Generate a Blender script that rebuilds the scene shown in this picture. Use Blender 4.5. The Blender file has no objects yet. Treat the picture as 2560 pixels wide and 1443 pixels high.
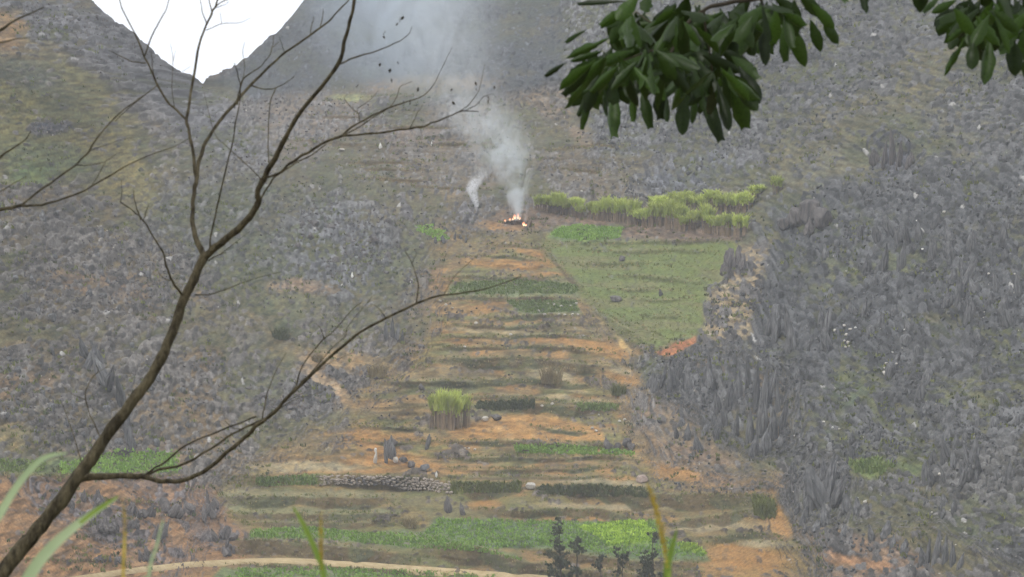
import bpy, math, random
import numpy as np
from mathutils import Vector, Matrix, Quaternion

random.seed(7)
rng = np.random.default_rng(11)
C = bpy.context.scene.collection
SC = bpy.context.scene

# ------------------------------------------------------------------ camera
W0, H0 = 2560.0, 1443.0
HFOV = math.radians(12.0)
F = (W0 / 2) / math.tan(HFOV / 2)
PITCH = -0.03
cam_d = bpy.data.cameras.new('camera')
cam = bpy.data.objects.new('camera', cam_d)
C.objects.link(cam)
cam_d.sensor_width = 36.0
cam_d.angle = HFOV
cam.location = (0, 0, 0)
cam.rotation_euler = (math.pi / 2 + PITCH, 0, 0)
cam_d.clip_start = 0.5
cam_d.clip_end = 6000
cam_d.dof.use_dof = True
cam_d.dof.focus_distance = 560
cam_d.dof.aperture_fstop = 32.0
SC.camera = cam

# ------------------------------------------------------------------ world, sun, exposure
SUN_EL, SUN_ROT = math.radians(52), math.radians(208)
wd = bpy.data.worlds.new('World')
SC.world = wd
wd.use_nodes = True
nt = wd.node_tree
nt.nodes.clear()
sky = nt.nodes.new('ShaderNodeTexSky')
sky.sky_type = 'NISHITA'
sky.sun_disc = False
sky.sun_elevation = SUN_EL
sky.sun_rotation = SUN_ROT
sky.air_density = 1.0
sky.dust_density = 5.0
sky.ozone_density = 1.0
hs = nt.nodes.new('ShaderNodeHueSaturation')
hs.inputs['Saturation'].default_value = 0.30
bg = nt.nodes.new('ShaderNodeBackground')
bg.inputs['Strength'].default_value = 0.15
ow = nt.nodes.new('ShaderNodeOutputWorld')
# overcast: an even white cloud layer over most of the clear sky
cl = nt.nodes.new('ShaderNodeMix')
cl.data_type = 'RGBA'
cl.inputs['Factor'].default_value = 0.8
cl.inputs[7].default_value = (8.9, 9.2, 9.8, 1)
nt.links.new(sky.outputs['Color'], hs.inputs['Color'])
nt.links.new(hs.outputs['Color'], cl.inputs[6])
nt.links.new(cl.outputs[2], bg.inputs['Color'])
nt.links.new(bg.outputs['Background'], ow.inputs['Surface'])

sun_d = bpy.data.lights.new('sun', 'SUN')
sun_d.energy = 1.5
sun_d.angle = math.radians(11)
sun_d.color = (1.0, 0.97, 0.92)
sun = bpy.data.objects.new('sun', sun_d)
C.objects.link(sun)
# Nishita: rotation 0 = sun in +Y, clockwise seen from above
sdir = Vector((math.sin(SUN_ROT) * math.cos(SUN_EL), math.cos(SUN_ROT) * math.cos(SUN_EL), math.sin(SUN_EL)))
sun.rotation_euler = sdir.to_track_quat('Z', 'Y').to_euler()

SC.view_settings.view_transform = 'Standard'
SC.view_settings.look = 'None'
SC.view_settings.gamma = 1.0
SC.view_settings.exposure = 0.10
SC.view_settings.use_curve_mapping = False
SC.cycles.filter_width = 1.5
SC.cycles.max_bounces = 10
SC.cycles.volume_bounces = 8
SC.cycles.volume_step_rate = 1.0
SC.cycles.volume_max_steps = 256
SC.cycles.use_denoising = True

HAZE_DENSITY = 0.00020

# ------------------------------------------------------------------ helpers
cp, sp = math.cos(PITCH), math.sin(PITCH)


def pix(u, v, D):
    """Point at depth D on the sight line through photo pixel (u, v)."""
    a = (np.asarray(u, float) - W0 / 2) / F
    b = (H0 / 2 - np.asarray(v, float)) / F
    D = np.asarray(D, float)
    return np.stack([a * D, (cp - b * sp) * D, (sp + b * cp) * D], axis=-1)


def h2(ix, iy, seed):
    n = (ix.astype(np.int64) * 374761393 + iy.astype(np.int64) * 668265263 + seed * 1274126177) & 0xffffffff
    n = ((n ^ (n >> 13)) * 1274126177) & 0xffffffff
    n = ((n ^ (n >> 15)) * 2246822519) & 0xffffffff
    return ((n ^ (n >> 16)) & 0xffffff) / float(0x1000000)


def vn(x, y, seed=0):
    ix, iy = np.floor(x), np.floor(y)
    fx, fy = x - ix, y - iy
    fx = fx * fx * (3 - 2 * fx)
    fy = fy * fy * (3 - 2 * fy)
    a, b = h2(ix, iy, seed), h2(ix + 1, iy, seed)
    c, d = h2(ix, iy + 1, seed), h2(ix + 1, iy + 1, seed)
    return (a + (b - a) * fx) * (1 - fy) + (c + (d - c) * fx) * fy


def fbm(x, y, seed=0, o=4):
    s, a, t = 0, 0.5, 0
    for k in range(o):
        s = s + a * vn(x * 2 ** k, y * 2 ** k, seed + 31 * k)
        t += a
        a *= 0.5
    return s / t


def worley(x, y, seed):
    ix, iy = np.floor(x), np.floor(y)
    f1 = np.full(x.shape, 9.0)
    f2 = np.full(x.shape, 9.0)
    idr = np.zeros(x.shape)
    dx1 = np.zeros(x.shape)
    dy1 = np.zeros(x.shape)
    for i in (-1, 0, 1):
        for j in (-1, 0, 1):
            cx, cy = ix + i, iy + j
            px, py = cx + h2(cx, cy, seed), cy + h2(cx, cy, seed + 5)
            dx, dy = x - px, y - py
            d = dx * dx + dy * dy
            nearer = d < f1
            f2 = np.where(nearer, f1, np.minimum(f2, d))
            idr = np.where(nearer, h2(cx, cy, seed + 9), idr)
            dx1 = np.where(nearer, dx, dx1)
            dy1 = np.where(nearer, dy, dy1)
            f1 = np.where(nearer, d, f1)
    return np.sqrt(f1), np.sqrt(f2), idr, dx1, dy1


def sstep(a, b, x):
    t = np.clip((x - a) / (b - a), 0, 1)
    return t * t * (3 - 2 * t)


def props(o, label=None, cat=None, group=None, kind=None):
    if label:
        o['label'] = label
    if cat:
        o['category'] = cat
    if group:
        o['group'] = group
    if kind:
        o['kind'] = kind
    return o


def np_mesh(name, verts, faces, mats, smooth=False, midx=None):
    """verts (n,3), faces (m,3) or (m,4) numpy -> mesh"""
    verts = np.ascontiguousarray(verts, dtype=np.float32)
    faces = np.ascontiguousarray(faces, dtype=np.int32)
    me = bpy.data.meshes.new(name)
    k = faces.shape[1]
    me.vertices.add(len(verts))
    me.vertices.foreach_set('co', verts.ravel())
    me.loops.add(faces.size)
    me.loops.foreach_set('vertex_index', faces.ravel())
    me.polygons.add(len(faces))
    me.polygons.foreach_set('loop_start', np.arange(0, faces.size, k, dtype=np.int32))
    if midx is not None:
        me.polygons.foreach_set('material_index', np.ascontiguousarray(midx, dtype=np.int32))
    me.polygons.foreach_set('use_smooth', np.full(len(faces), bool(smooth)))
    for m in (mats if isinstance(mats, (list, tuple)) else [mats]):
        me.materials.append(m)
    me.update(calc_edges=True)
    return me


def add(name, me, parent=None, loc=None):
    o = bpy.data.objects.new(name, me)
    C.objects.link(o)
    if parent is not None:
        o.parent = parent
    if loc is not None:
        o.location = loc
    return o


def empty(name, loc=(0, 0, 0)):
    o = bpy.data.objects.new(name, None)
    o.empty_display_size = 0.2
    C.objects.link(o)
    o.location = loc
    return o


# ------------------------------------------------------------------ materials
def mat(name):
    m = bpy.data.materials.new(name)
    m.use_nodes = True
    t = m.node_tree
    b = t.nodes['Principled BSDF']
    b.inputs['Roughness'].default_value = 0.9
    b.inputs['Specular IOR Level'].default_value = 0.25
    return m, t, b


def N(t, typ, **kw):
    n = t.nodes.new(typ)
    for k, v in kw.items():
        if hasattr(n, k):
            setattr(n, k, v)
        else:
            n.inputs[k].default_value = v
    return n


def noise_col(name, c1, c2, scale, rough=0.9, spec=0.2, stretch=(1, 1, 1), rnd=0.0, detail=5, bump=0.0, lo=0.35, hi=0.65):
    m, t, b = mat(name)
    b.inputs['Roughness'].default_value = rough
    b.inputs['Specular IOR Level'].default_value = spec
    tc = N(t, 'ShaderNodeTexCoord')
    mp = N(t, 'ShaderNodeMapping')
    mp.inputs['Scale'].default_value = stretch
    nz = N(t, 'ShaderNodeTexNoise', Scale=scale, Detail=detail, Roughness=0.6)
    cr = N(t, 'ShaderNodeValToRGB')
    cr.color_ramp.elements[0].color = (*c1, 1)
    cr.color_ramp.elements[1].color = (*c2, 1)
    cr.color_ramp.elements[0].position = lo
    cr.color_ramp.elements[1].position = hi
    L = t.links.new
    L(tc.outputs['Object'], mp.inputs['Vector'])
    L(mp.outputs['Vector'], nz.inputs['Vector'])
    L(nz.outputs['Fac'], cr.inputs['Fac'])
    col = cr.outputs['Color']
    if rnd:
        oi = N(t, 'ShaderNodeObjectInfo')
        mr = N(t, 'ShaderNodeMapRange')
        mr.inputs['To Min'].default_value = 1 - rnd
        mr.inputs['To Max'].default_value = 1 + rnd
        hv = N(t, 'ShaderNodeHueSaturation')
        L(oi.outputs['Random'], mr.inputs['Value'])
        L(mr.outputs['Result'], hv.inputs['Value'])
        L(col, hv.inputs['Color'])
        col = hv.outputs['Color']
    L(col, b.inputs['Base Color'])
    if bump:
        bp = N(t, 'ShaderNodeBump', Strength=bump, Distance=0.05)
        L(nz.outputs['Fac'], bp.inputs['Height'])
        L(bp.outputs['Normal'], b.inputs['Normal'])
    return m


M = {}
# the hillside: cover colours come from what grows or lies where, plus painted haze blue on the far mountain; nodes add the fine grain
m, t, b = mat('hillside_cover')
b.inputs['Specular IOR Level'].default_value = 0.1
at = N(t, 'ShaderNodeAttribute')
at.attribute_name = 'cover'
tc = N(t, 'ShaderNodeTexCoord')
n1 = N(t, 'ShaderNodeTexNoise', Scale=1.9, Detail=6.0, Roughness=0.7)
n2 = N(t, 'ShaderNodeTexNoise', Scale=7.0, Detail=3.0, Roughness=0.6)
mr1 = N(t, 'ShaderNodeMapRange')
for k, v in (('From Min', 0.25), ('From Max', 0.75), ('To Min', 0.55), ('To Max', 1.46)):
    mr1.inputs[k].default_value = v
mr2 = N(t, 'ShaderNodeMapRange')
for k, v in (('From Min', 0.3), ('From Max', 0.7), ('To Min', 0.74), ('To Max', 1.28)):
    mr2.inputs[k].default_value = v
mul = N(t, 'ShaderNodeMath', operation='MULTIPLY')
hv = N(t, 'ShaderNodeHueSaturation')
hv.inputs['Saturation'].default_value = 1.0
L = t.links.new
L(tc.outputs['Object'], n1.inputs['Vector'])
L(tc.outputs['Object'], n2.inputs['Vector'])
L(n1.outputs['Fac'], mr1.inputs['Value'])
L(n2.outputs['Fac'], mr2.inputs['Value'])
L(mr1.outputs['Result'], mul.inputs[0])
L(mr2.outputs['Result'], mul.inputs[1])
L(mul.outputs['Value'], hv.inputs['Value'])
L(at.outputs['Color'], hv.inputs['Color'])
L(hv.outputs['Color'], b.inputs['Base Color'])
bp = N(t, 'ShaderNodeBump', Strength=0.6, Distance=0.12)
L(n1.outputs['Fac'], bp.inputs['Height'])
L(bp.outputs['Normal'], b.inputs['Normal'])
M['hill'] = m

M['ground'] = noise_col('meadow_ground', (.10, .11, .045), (.22, .17, .09), 0.6)
M['rock'] = noise_col('grey_limestone', (.042, .042, .043), (.15, .15, .15), 2.2, stretch=(1.6, 1.6, .5), rnd=.22, bump=.5)
M['rock_dark'] = noise_col('dark_limestone', (.05, .046, .046), (.145, .132, .125), 2.2, stretch=(1.6, 1.6, .5), rnd=.22, bump=.5)
M['rock_pale'] = noise_col('pale_limestone', (.33, .30, .26), (.52, .49, .44), 2.5, rnd=.12)
M['rock_white'] = noise_col('white_limestone', (.6, .59, .56), (.75, .74, .70), 2.5)
M['wall_stone'] = noise_col('wall_stone', (.215, .18, .148), (.36, .31, .26), 3.0, rnd=.25)
M['rock_pink'] = noise_col('pinkish_limestone', (.24, .18, .15), (.36, .29, .25), 2.5)
M['path'] = noise_col('trodden_earth', (.32, .24, .12), (.42, .33, .19), 1.2)
M['bark'] = noise_col('olive_bark', (.03, .024, .013), (.14, .118, .07), 42, stretch=(1, 1, .3), rough=.8, detail=8, bump=1.0, lo=.38, hi=.72)
M['bark_dark'] = noise_col('dark_bark', (.02, .016, .011), (.055, .044, .028), 18, rough=.8, detail=6, bump=.5)


def leafy(name, c1, c2, scale, trans=0.25, rough=.45, spec=.3, rnd=0.2):
    m = noise_col(name, c1, c2, scale, rough=rough, spec=spec, rnd=rnd)
    t = m.node_tree
    b = t.nodes['Principled BSDF']
    src = b.inputs['Base Color'].links[0].from_socket
    tr = N(t, 'ShaderNodeBsdfTranslucent')
    mx = N(t, 'ShaderNodeMixShader')
    mx.inputs['Fac'].default_value = trans
    out = t.nodes['Material Output']
    t.links.new(src, tr.inputs['Color'])
    t.links.new(b.outputs['BSDF'], mx.inputs[1])
    t.links.new(tr.outputs['BSDF'], mx.inputs[2])
    t.links.new(mx.outputs['Shader'], out.inputs['Surface'])
    return m


M['leaf'] = leafy('dark_glossy_leaf', (.012, .028, .003), (.030, .060, .006), 20, trans=.2, rough=.42, spec=.22, rnd=.6)
M['blade_pale'] = leafy('pale_grass_blade', (.26, .34, .19), (.36, .44, .26), 5, trans=.35)
M['blade_green'] = leafy('green_grass_blade', (.12, .2, .03), (.2, .28, .05), 5, trans=.35)
M['seed'] = leafy('ochre_seed_head', (.34, .25, .035), (.50, .40, .075), 30, trans=.3, rough=.9)
M['conifer'] = leafy('grey_green_needles', (.042, .05, .028), (.085, .095, .052), 1.5, trans=.15, rough=.8, spec=.1)
M['cane_leaf'] = leafy('cane_leaf', (.36, .44, .075), (.52, .56, .17), .8, trans=.35, rough=.7, spec=.1)
M['cane_stalk'] = noise_col('cane_stalk', (.16, .118, .08), (.29, .215, .14), 1.4, rnd=.1)
M['crop'] = leafy('crop_leaf', (.165, .29, .05), (.27, .40, .085), .7, trans=.3, rough=.7, spec=.1)
M['crop_bright'] = leafy('bright_crop_leaf', (.29, .43, .045), (.40, .53, .08), .7, trans=.3, rough=.7, spec=.1)
M['grass_olive'] = leafy('olive_grass', (.105, .125, .034), (.17, .18, .055), .6, trans=.3, rough=.8, spec=.1)
M['grass_green'] = leafy('green_grass', (.12, .175, .045), (.20, .255, .08), .6, trans=.3, rough=.8, spec=.1)
M['straw'] = leafy('dry_straw', (.22, .17, .085), (.34, .28, .155), .8, trans=.3, rough=.9, spec=.1)
M['bush_dark'] = leafy('dark_bush', (.058, .07, .03), (.108, .122, .052), .8, trans=.2, rough=.8, spec=.1)
M['char'] = noise_col('charred_brush', (.015, .012, .01), (.09, .045, .025), 3)

# ------------------------------------------------------------------ the hillside
SKY = np.array([(-560, -600), (0, -190), (110, -98), (230, 0), (250, 22), (280, 48), (300, 62), (325, 75), (345, 95), (360, 110), (382, 130), (405, 152), (430, 168), (452, 182), (485, 197), (497, 201), (507, 210), (515, 197), (530, 189), (545, 186), (560, 180), (590, 164), (607, 148), (622, 142), (640, 121), (652, 112), (660, 108), (672, 90), (690, 84), (705, 68), (730, 40), (760, 0), (900, -170), (1100, -300), (1500, -450), (3200, -620)], float)
CTRL = np.array([
    # u, v, depth
    (-500, 1443, 440), (0, 1443, 458), (600, 1443, 488), (1280, 1443, 495), (1900, 1443, 485), (2560, 1443, 448), (3060, 1443, 425),
    (-500, 1900, 400), (600, 1900, 440), (1280, 1900, 450), (2000, 1900, 435), (3060, 1900, 388),
    (-300, 1200, 455), (0, 1200, 474), (600, 1200, 517), (1280, 1200, 528), (1900, 1200, 512), (2560, 1200, 460),
    (0, 900, 500), (600, 900, 555), (1000, 900, 572), (1280, 900, 578), (1700, 900, 568), (1900, 900, 548), (2560, 900, 488), (3060, 900, 462),
    (-300, 560, 515), (0, 560, 534), (300, 560, 582), (600, 560, 615), (1000, 560, 645), (1280, 560, 652), (1600, 560, 645), (1900, 560, 612), (2560, 560, 526), (3060, 560, 495),
    (300, 400, 602), (600, 400, 665), (1000, 400, 690), (1300, 400, 690), (1600, 380, 680),
    (0, 240, 564), (200, 200, 598), (400, 300, 650), (500, 300, 690), (600, 300, 725), (1000, 240, 722), (1400, 240, 715), (1900, 240, 660), (2560, 240, 556),
    (0, 0, 586), (120, 40, 608), (230, 0, 655), (400, 150, 700), (505, 205, 780), (560, 240, 790), (620, 230, 795), (800, 235, 775), (1000, 200, 755),
    (620, 142, 830), (760, 0, 850), (1000, 0, 800), (1400, 0, 752), (1900, 0, 690), (2560, 0, 576), (3060, 0, 545),
    (0, -190, 650), (-500, -560, 700), (1000, -300, 860), (1500, -450, 850), (2200, -500, 780), (3100, -600, 670)], float)


def tps_fit(P, val):
    n = len(P)
    d = np.linalg.norm(P[:, None] - P[None], axis=2)
    K = np.where(d > 0, d * d * np.log(d + 1e-9), 0)
    A = np.zeros((n + 3, n + 3))
    A[:n, :n] = K + 0.02 * np.eye(n)
    A[:n, n] = 1
    A[:n, n + 1:] = P
    A[n, :n] = 1
    A[n + 1:, :n] = P.T
    return np.linalg.solve(A, np.concatenate([val, [0, 0, 0]]))


cs = 400.0
tw = tps_fit(CTRL[:, :2] / cs, CTRL[:, 2])


def depth0(u, v):
    x, y = np.asarray(u, float) / cs, np.asarray(v, float) / cs
    s = tw[-3] + tw[-2] * x + tw[-1] * y
    for (a, b_, _), w in zip(CTRL, tw):
        d2 = (x - a / cs) ** 2 + (y - b_ / cs) ** 2
        s = s + w * 0.5 * d2 * np.log(d2 + 1e-12)
    return s


us = np.concatenate([np.arange(-520, -4, 16), np.arange(-4, 2566, 2.45), np.arange(2568, 3080, 16)])
vs = np.concatenate([np.arange(1900, 1452, -16), np.arange(1450, -4, -2.35), np.arange(-6, -620, -18)])
NU, NV = len(us), len(vs)
gu, gv = np.arange(-560, 3120, 40.0), np.arange(-660, 1960, 40.0)
GD = depth0(*np.meshgrid(gu, gv))                       # coarse field, then bilinear


def bil(field, u, v):
    fu = np.clip((u - gu[0]) / 40.0, 0, len(gu) - 1.001)
    fv = np.clip((v - gv[0]) / 40.0, 0, len(gv) - 1.001)
    iu, iv = fu.astype(int), fv.astype(int)
    fu, fv = fu - iu, fv - iv
    return (field[iv, iu] * (1 - fu) + field[iv, iu + 1] * fu) * (1 - fv) + (field[iv + 1, iu] * (1 - fu) + field[iv + 1, iu + 1] * fu) * fv


U, V0 = np.meshgrid(us, vs)
VS = np.interp(us, SKY[:, 0], SKY[:, 1])[None, :] + 0 * U
over = np.maximum(VS - V0, 0)
V = np.maximum(V0, VS)

# --- terrace banks: top edge (photo px), height of the bank
RISERS = [
    ([(540, 1349), (640, 1350), (760, 1356), (850, 1362), (980, 1380), (1050, 1402)], 46),
    ([(1025, 1376), (1060, 1369), (1120, 1367), (1200, 1372), (1245, 1386), (1330, 1408), (1420, 1412)], 38),
    ([(600, 1305), (760, 1306), (900, 1305), (1010, 1308)], 15),
    ([(560, 1283), (700, 1284), (860, 1281), (1010, 1284)], 19),
    ([(540, 1242), (640, 1240), (800, 1239), (900, 1243), (1000, 1243)], 27),
    ([(560, 1194), (640, 1192), (720, 1190), (800, 1191)], 28),
    ([(780, 1189), (860, 1187), (960, 1190), (1060, 1194), (1135, 1204)], 34),
    ([(1110, 1207), (1180, 1205), (1240, 1206), (1320, 1210)], 46),
    ([(1330, 1222), (1360, 1215), (1420, 1212), (1500, 1215), (1600, 1224), (1700, 1234), (1800, 1238), (1900, 1240), (1935, 1244)], 42),
    ([(1150, 1270), (1200, 1272), (1280, 1281), (1400, 1276), (1500, 1277), (1600, 1288), (1650, 1296)], 27),
    ([(1640, 1311), (1700, 1305), (1780, 1294), (1850, 1284), (1915, 1276)], 25),
    ([(1300, 1366), (1340, 1375), (1480, 1387), (1570, 1398), (1700, 1402), (1780, 1396)], 27),
    ([(1330, 1424), (1480, 1425), (1640, 1430), (1760, 1428)], 24),
    ([(1750, 1346), (1830, 1342), (1920, 1336), (1960, 1344)], 20),
    ([(1060, 1101), (1200, 1103), (1400, 1105), (1520, 1112), (1590, 1118)], 13),
    ([(1090, 1141), (1280, 1140), (1480, 1141), (1610, 1148)], 14),
    ([(1110, 1172), (1300, 1170), (1420, 1172), (1570, 1170)], 12),
    ([(1120, 1192), (1280, 1188), (1420, 1194), (1570, 1196)], 9),
    ([(1180, 1010), (1260, 1005), (1340, 1008), (1440, 1010), (1550, 1016)], 26),
    ([(1060, 985), (1250, 992), (1380, 997), (1530, 1006)], 8),
    ([(1320, 1065), (1400, 1070), (1500, 1080)], 10),
    ([(880, 1060), (980, 1062), (1090, 1072)], 10),
    ([(900, 1100), (980, 1108), (1080, 1100)], 12),
    ([(900, 945), (1080, 950), (1300, 950), (1540, 956)], 16),
    ([(1075, 896), (1180, 892), (1300, 896), (1420, 905), (1560, 910)], 26),
    ([(1060, 868), (1200, 866), (1380, 868), (1540, 878)], 10),
    ([(1080, 838), (1240, 842), (1400, 838), (1540, 846)], 9),
    ([(1100, 812), (1280, 815), (1440, 812)], 8),
    ([(1180, 788), (1300, 790), (1440, 792), (1470, 796)], 13),
    ([(1110, 742), (1240, 741), (1360, 744), (1450, 748)], 14),
    ([(1100, 694), (1260, 690), (1400, 694)], 11),
    ([(1140, 642), (1260, 640), (1400, 652)], 9),
    ([(1200, 612), (1300, 610), (1390, 622)], 9),
    ([(1360, 612), (1440, 606), (1560, 608), (1700, 602), (1830, 600)], 12),
    ([(1400, 655), (1520, 662), (1600, 664)], 10),
    ([(1340, 598), (1380, 640), (1420, 690), (1470, 735), (1500, 770)], 18),
    ([(1480, 770), (1540, 800), (1600, 835), (1650, 870)], 24),
    ([(1540, 818), (1600, 856), (1640, 880)], 22),
    ([(1640, 878), (1680, 850), (1735, 834)], 6),
    ([(700, 346), (820, 350), (960, 354)], 9), ([(860, 440), (1000, 444), (1130, 452)], 9), ([(1340, 372), (1460, 368), (1600, 362)], 9), ([(1360, 420), (1460, 428), (1560, 430)], 8), ([(740, 290), (860, 286), (980, 290)], 7), ([(1040, 366), (1160, 360), (1260, 366)], 8),
    ([(820, 396), (940, 400), (1090, 404)], 10),
    ([(840, 415), (980, 420), (1100, 424)], 7),
    ([(900, 318), (1000, 317), (1190, 325)], 6),
    ([(900, 242), (1000, 240), (1090, 242)], 5),
    ([(1000, 460), (1120, 470), (1200, 480)], 6),
    ([(0, 1184), (120, 1188), (260, 1192), (450, 1190)], 16),
    ([(0, 1395), (200, 1404), (330, 1400)], 12),
    ([(150, 1240), (300, 1250), (450, 1262)], 8),
    ([(560, 1412), (800, 1416), (1000, 1427), (1200, 1438)], 9),
    ([(1500, 690), (1640, 694), (1780, 702)], 11), ([(1440, 622), (1560, 634), (1700, 626), (1800, 632)], 10), ([(1440, 668), (1560, 660), (1680, 664)], 9), ([(1560, 742), (1640, 748), (1740, 742)], 8), ([(1500, 720), (1600, 724), (1700, 722)], 7), ([(1600, 790), (1680, 786), (1730, 792)], 9), ([(1520, 780), (1600, 812), (1660, 842)], 12),
    ([(1760, 760), (1830, 756), (1900, 762)], 7), ([(1760, 800), (1860, 796), (1900, 802)], 7), ([(1770, 720), (1850, 716)], 6),
]
ws = vn(U / 60, V / 60, 3) * 2 - 1
wt = vn(U / 22, V / 90, 4) * 2 - 1
Vw = V + 6.5 * (vn(U / 150 + V / 300, V / 130, 9) * 2 - 1) + 2.6 * ws + 1.6 * wt
RIS = np.zeros_like(U)
EDGE = np.zeros_like(U)
wgt = np.ones_like(U)
for pts, hh in RISERS:
    p = np.array(pts, float)
    c0, c1 = np.searchsorted(us, p[0, 0] - 6), np.searchsorted(us, p[-1, 0] + 6)
    uu = us[c0:c1]
    top = np.interp(uu, p[:, 0], p[:, 1])
    Lr = p[-1, 0] - p[0, 0]
    tp = np.clip(np.minimum(uu - p[0, 0] + 8, p[-1, 0] - uu + 8) / min(100, Lr * .4), 0, 1)
    h = hh * (0.25 + 0.75 * tp) * (0.75 + 0.5 * vn(uu / 37, uu * 0 + hh, 8))
    s = tp
    vv = Vw[:, c0:c1] - top[None]
    m_ = sstep(-1.5, 1.5, vv) * (1 - sstep(-2, 2, vv - h[None])) * s[None]
    RIS[:, c0:c1] = np.maximum(RIS[:, c0:c1], m_)
    EDGE[:, c0:c1] = np.maximum(EDGE[:, c0:c1], np.exp(-((vv + 1.5) / 3.0) ** 2) * s[None])
    below = sstep(-2, 2, vv - h[None]) * (1 - sstep(-2, 2, vv - 2.0 * h[None]))
    above = sstep(-0.7 * hh, -0.7 * hh + 2, vv) * (1 - sstep(-2, 0, vv))
    wgt[:, c0:c1] += -0.9 * m_ + (0.45 * below + 0.55 / .7 * 0.75 * above) * s[None]
    hw = None
wgt = np.clip(wgt, 0.07, 4)

# --- where things are, in photo pixels (soft masks)
WU = U + 16 * (fbm(U / 70, V / 70, 21, 3) - .5) * 2
WV = V + 12 * (fbm(U / 70, V / 70, 22, 3) - .5) * 2


def blob(cx, cy, rx, ry, ang=0.0, soft=0.5):
    a = math.radians(ang)
    x, y = WU - cx, WV - cy
    p = (x * math.cos(a) + y * math.sin(a)) / rx
    q = (-x * math.sin(a) + y * math.cos(a)) / ry
    return 1 - sstep(1 - soft, 1 + soft, np.sqrt(p * p + q * q))


def poly(pts, soft=8.0, warp=1.0):
    P = np.array(pts, float)
    X = U + (WU - U) * warp
    Y = V + (WV - V) * warp
    out = np.zeros_like(U)
    r0 = np.where((vs <= P[:, 1].max() + 60) & (vs >= P[:, 1].min() - 60))[0]
    c0 = np.where((us >= P[:, 0].min() - 60) & (us <= P[:, 0].max() + 60))[0]
    if not len(r0) or not len(c0):
        return out
    sl = (slice(r0[0], r0[-1] + 1), slice(c0[0], c0[-1] + 1))
    x, y = X[sl], Y[sl]
    dmin = np.full(x.shape, 1e9)
    ins = np.zeros(x.shape, bool)
    n = len(P)
    for i in range(n):
        ax, ay = P[i]
        bx, by = P[(i + 1) % n]
        ex, ey = bx - ax, by - ay
        tt = np.clip(((x - ax) * ex + (y - ay) * ey) / (ex * ex + ey * ey + 1e-9), 0, 1)
        d = (x - ax - tt * ex) ** 2 + (y - ay - tt * ey) ** 2
        dmin = np.minimum(dmin, d)
        cr = ((ay > y) != (by > y)) & (x < (bx - ax) * (y - ay) / (by - ay + 1e-12) + ax)
        ins ^= cr
    sd = np.sqrt(dmin) * np.where(ins, 1, -1)
    out[sl] = sstep(-soft, soft, sd)
    return out


TERR = poly([(1130, 590), (1390, 600), (1480, 790), (1570, 900), (1545, 960), (1600, 1100), (1660, 1190), (1920, 1235), (1960, 1300), (2040, 1460), (2100, 1560), (430, 1560), (520, 1240), (760, 1130), (900, 1010), (1040, 900), (1080, 760)], 60, 2.6)
UPF = poly([(800, 235), (1080, 225), (1240, 300), (1560, 330), (1700, 400), (1620, 470), (1330, 500), (1200, 560), (1000, 480), (720, 420), (640, 300)], 60)
FIELD = poly([(1360, 600), (1430, 600), (1560, 606), (1830, 598), (1840, 640), (1790, 690), (1760, 760), (1740, 830), (1700, 842), (1640, 880), (1570, 850), (1480, 775), (1420, 690)], 15, 2.0)

# small uneven steps and humps in cultivated ground
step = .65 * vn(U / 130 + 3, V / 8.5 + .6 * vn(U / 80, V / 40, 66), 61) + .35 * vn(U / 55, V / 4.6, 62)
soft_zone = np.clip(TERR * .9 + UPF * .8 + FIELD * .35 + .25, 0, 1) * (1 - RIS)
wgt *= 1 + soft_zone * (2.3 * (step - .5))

# integrate depth rows (bottom to top) with the bank weights
D0 = bil(GD, U, V)
Dn = D0.copy()
dD = np.diff(D0, axis=0)
acc = np.zeros(NU)
for j in range(1, NV):
    wv = 0.5 * (wgt[j] + wgt[j - 1])
    acc = acc + dD[j - 1] * (wv - 1)
    acc *= 0.985
    Dn[j] = D0[j] + acc
# keep neighbouring columns together
ker = np.ones(9) / 9
off = Dn - D0
for hw_ in (4, 7):
    offp = np.pad(off, ((0, 0), (hw_, hw_)), mode='edge')
    off = sum(offp[:, k:k + NU] for k in range(2 * hw_ + 1)) / (2 * hw_ + 1)
DD = D0 + off
# behind the skyline the ground falls away
VV = V + 0.55 * over
DD = DD + .5 * over
P0 = pix(U, VV, DD)
X, Z = P0[..., 0], P0[..., 2]

# --- rock density, ground colour, rock colour
one = np.ones_like(U)[..., None]


def lay(col, c, m_):
    return col * (1 - m_[..., None]) + np.array(c)[None, None] * m_[..., None]


RD = np.full_like(U, .46)
G = one * np.array((.225, .178, .125))
RC = one * np.array((.19, .175, .16))
FL = np.zeros_like(U)          # how upright and fluted the rock is


def region(m_, ground=None, rd=None, rock=None, fl=None):
    global RD, G, RC, FL
    if ground:
        G = lay(G, ground, m_)
    if rd is not None:
        RD = RD * (1 - m_) + rd * m_
    if rock:
        RC = lay(RC, rock, m_)
    if fl is not None:
        FL = FL * (1 - m_) + fl * m_


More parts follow.
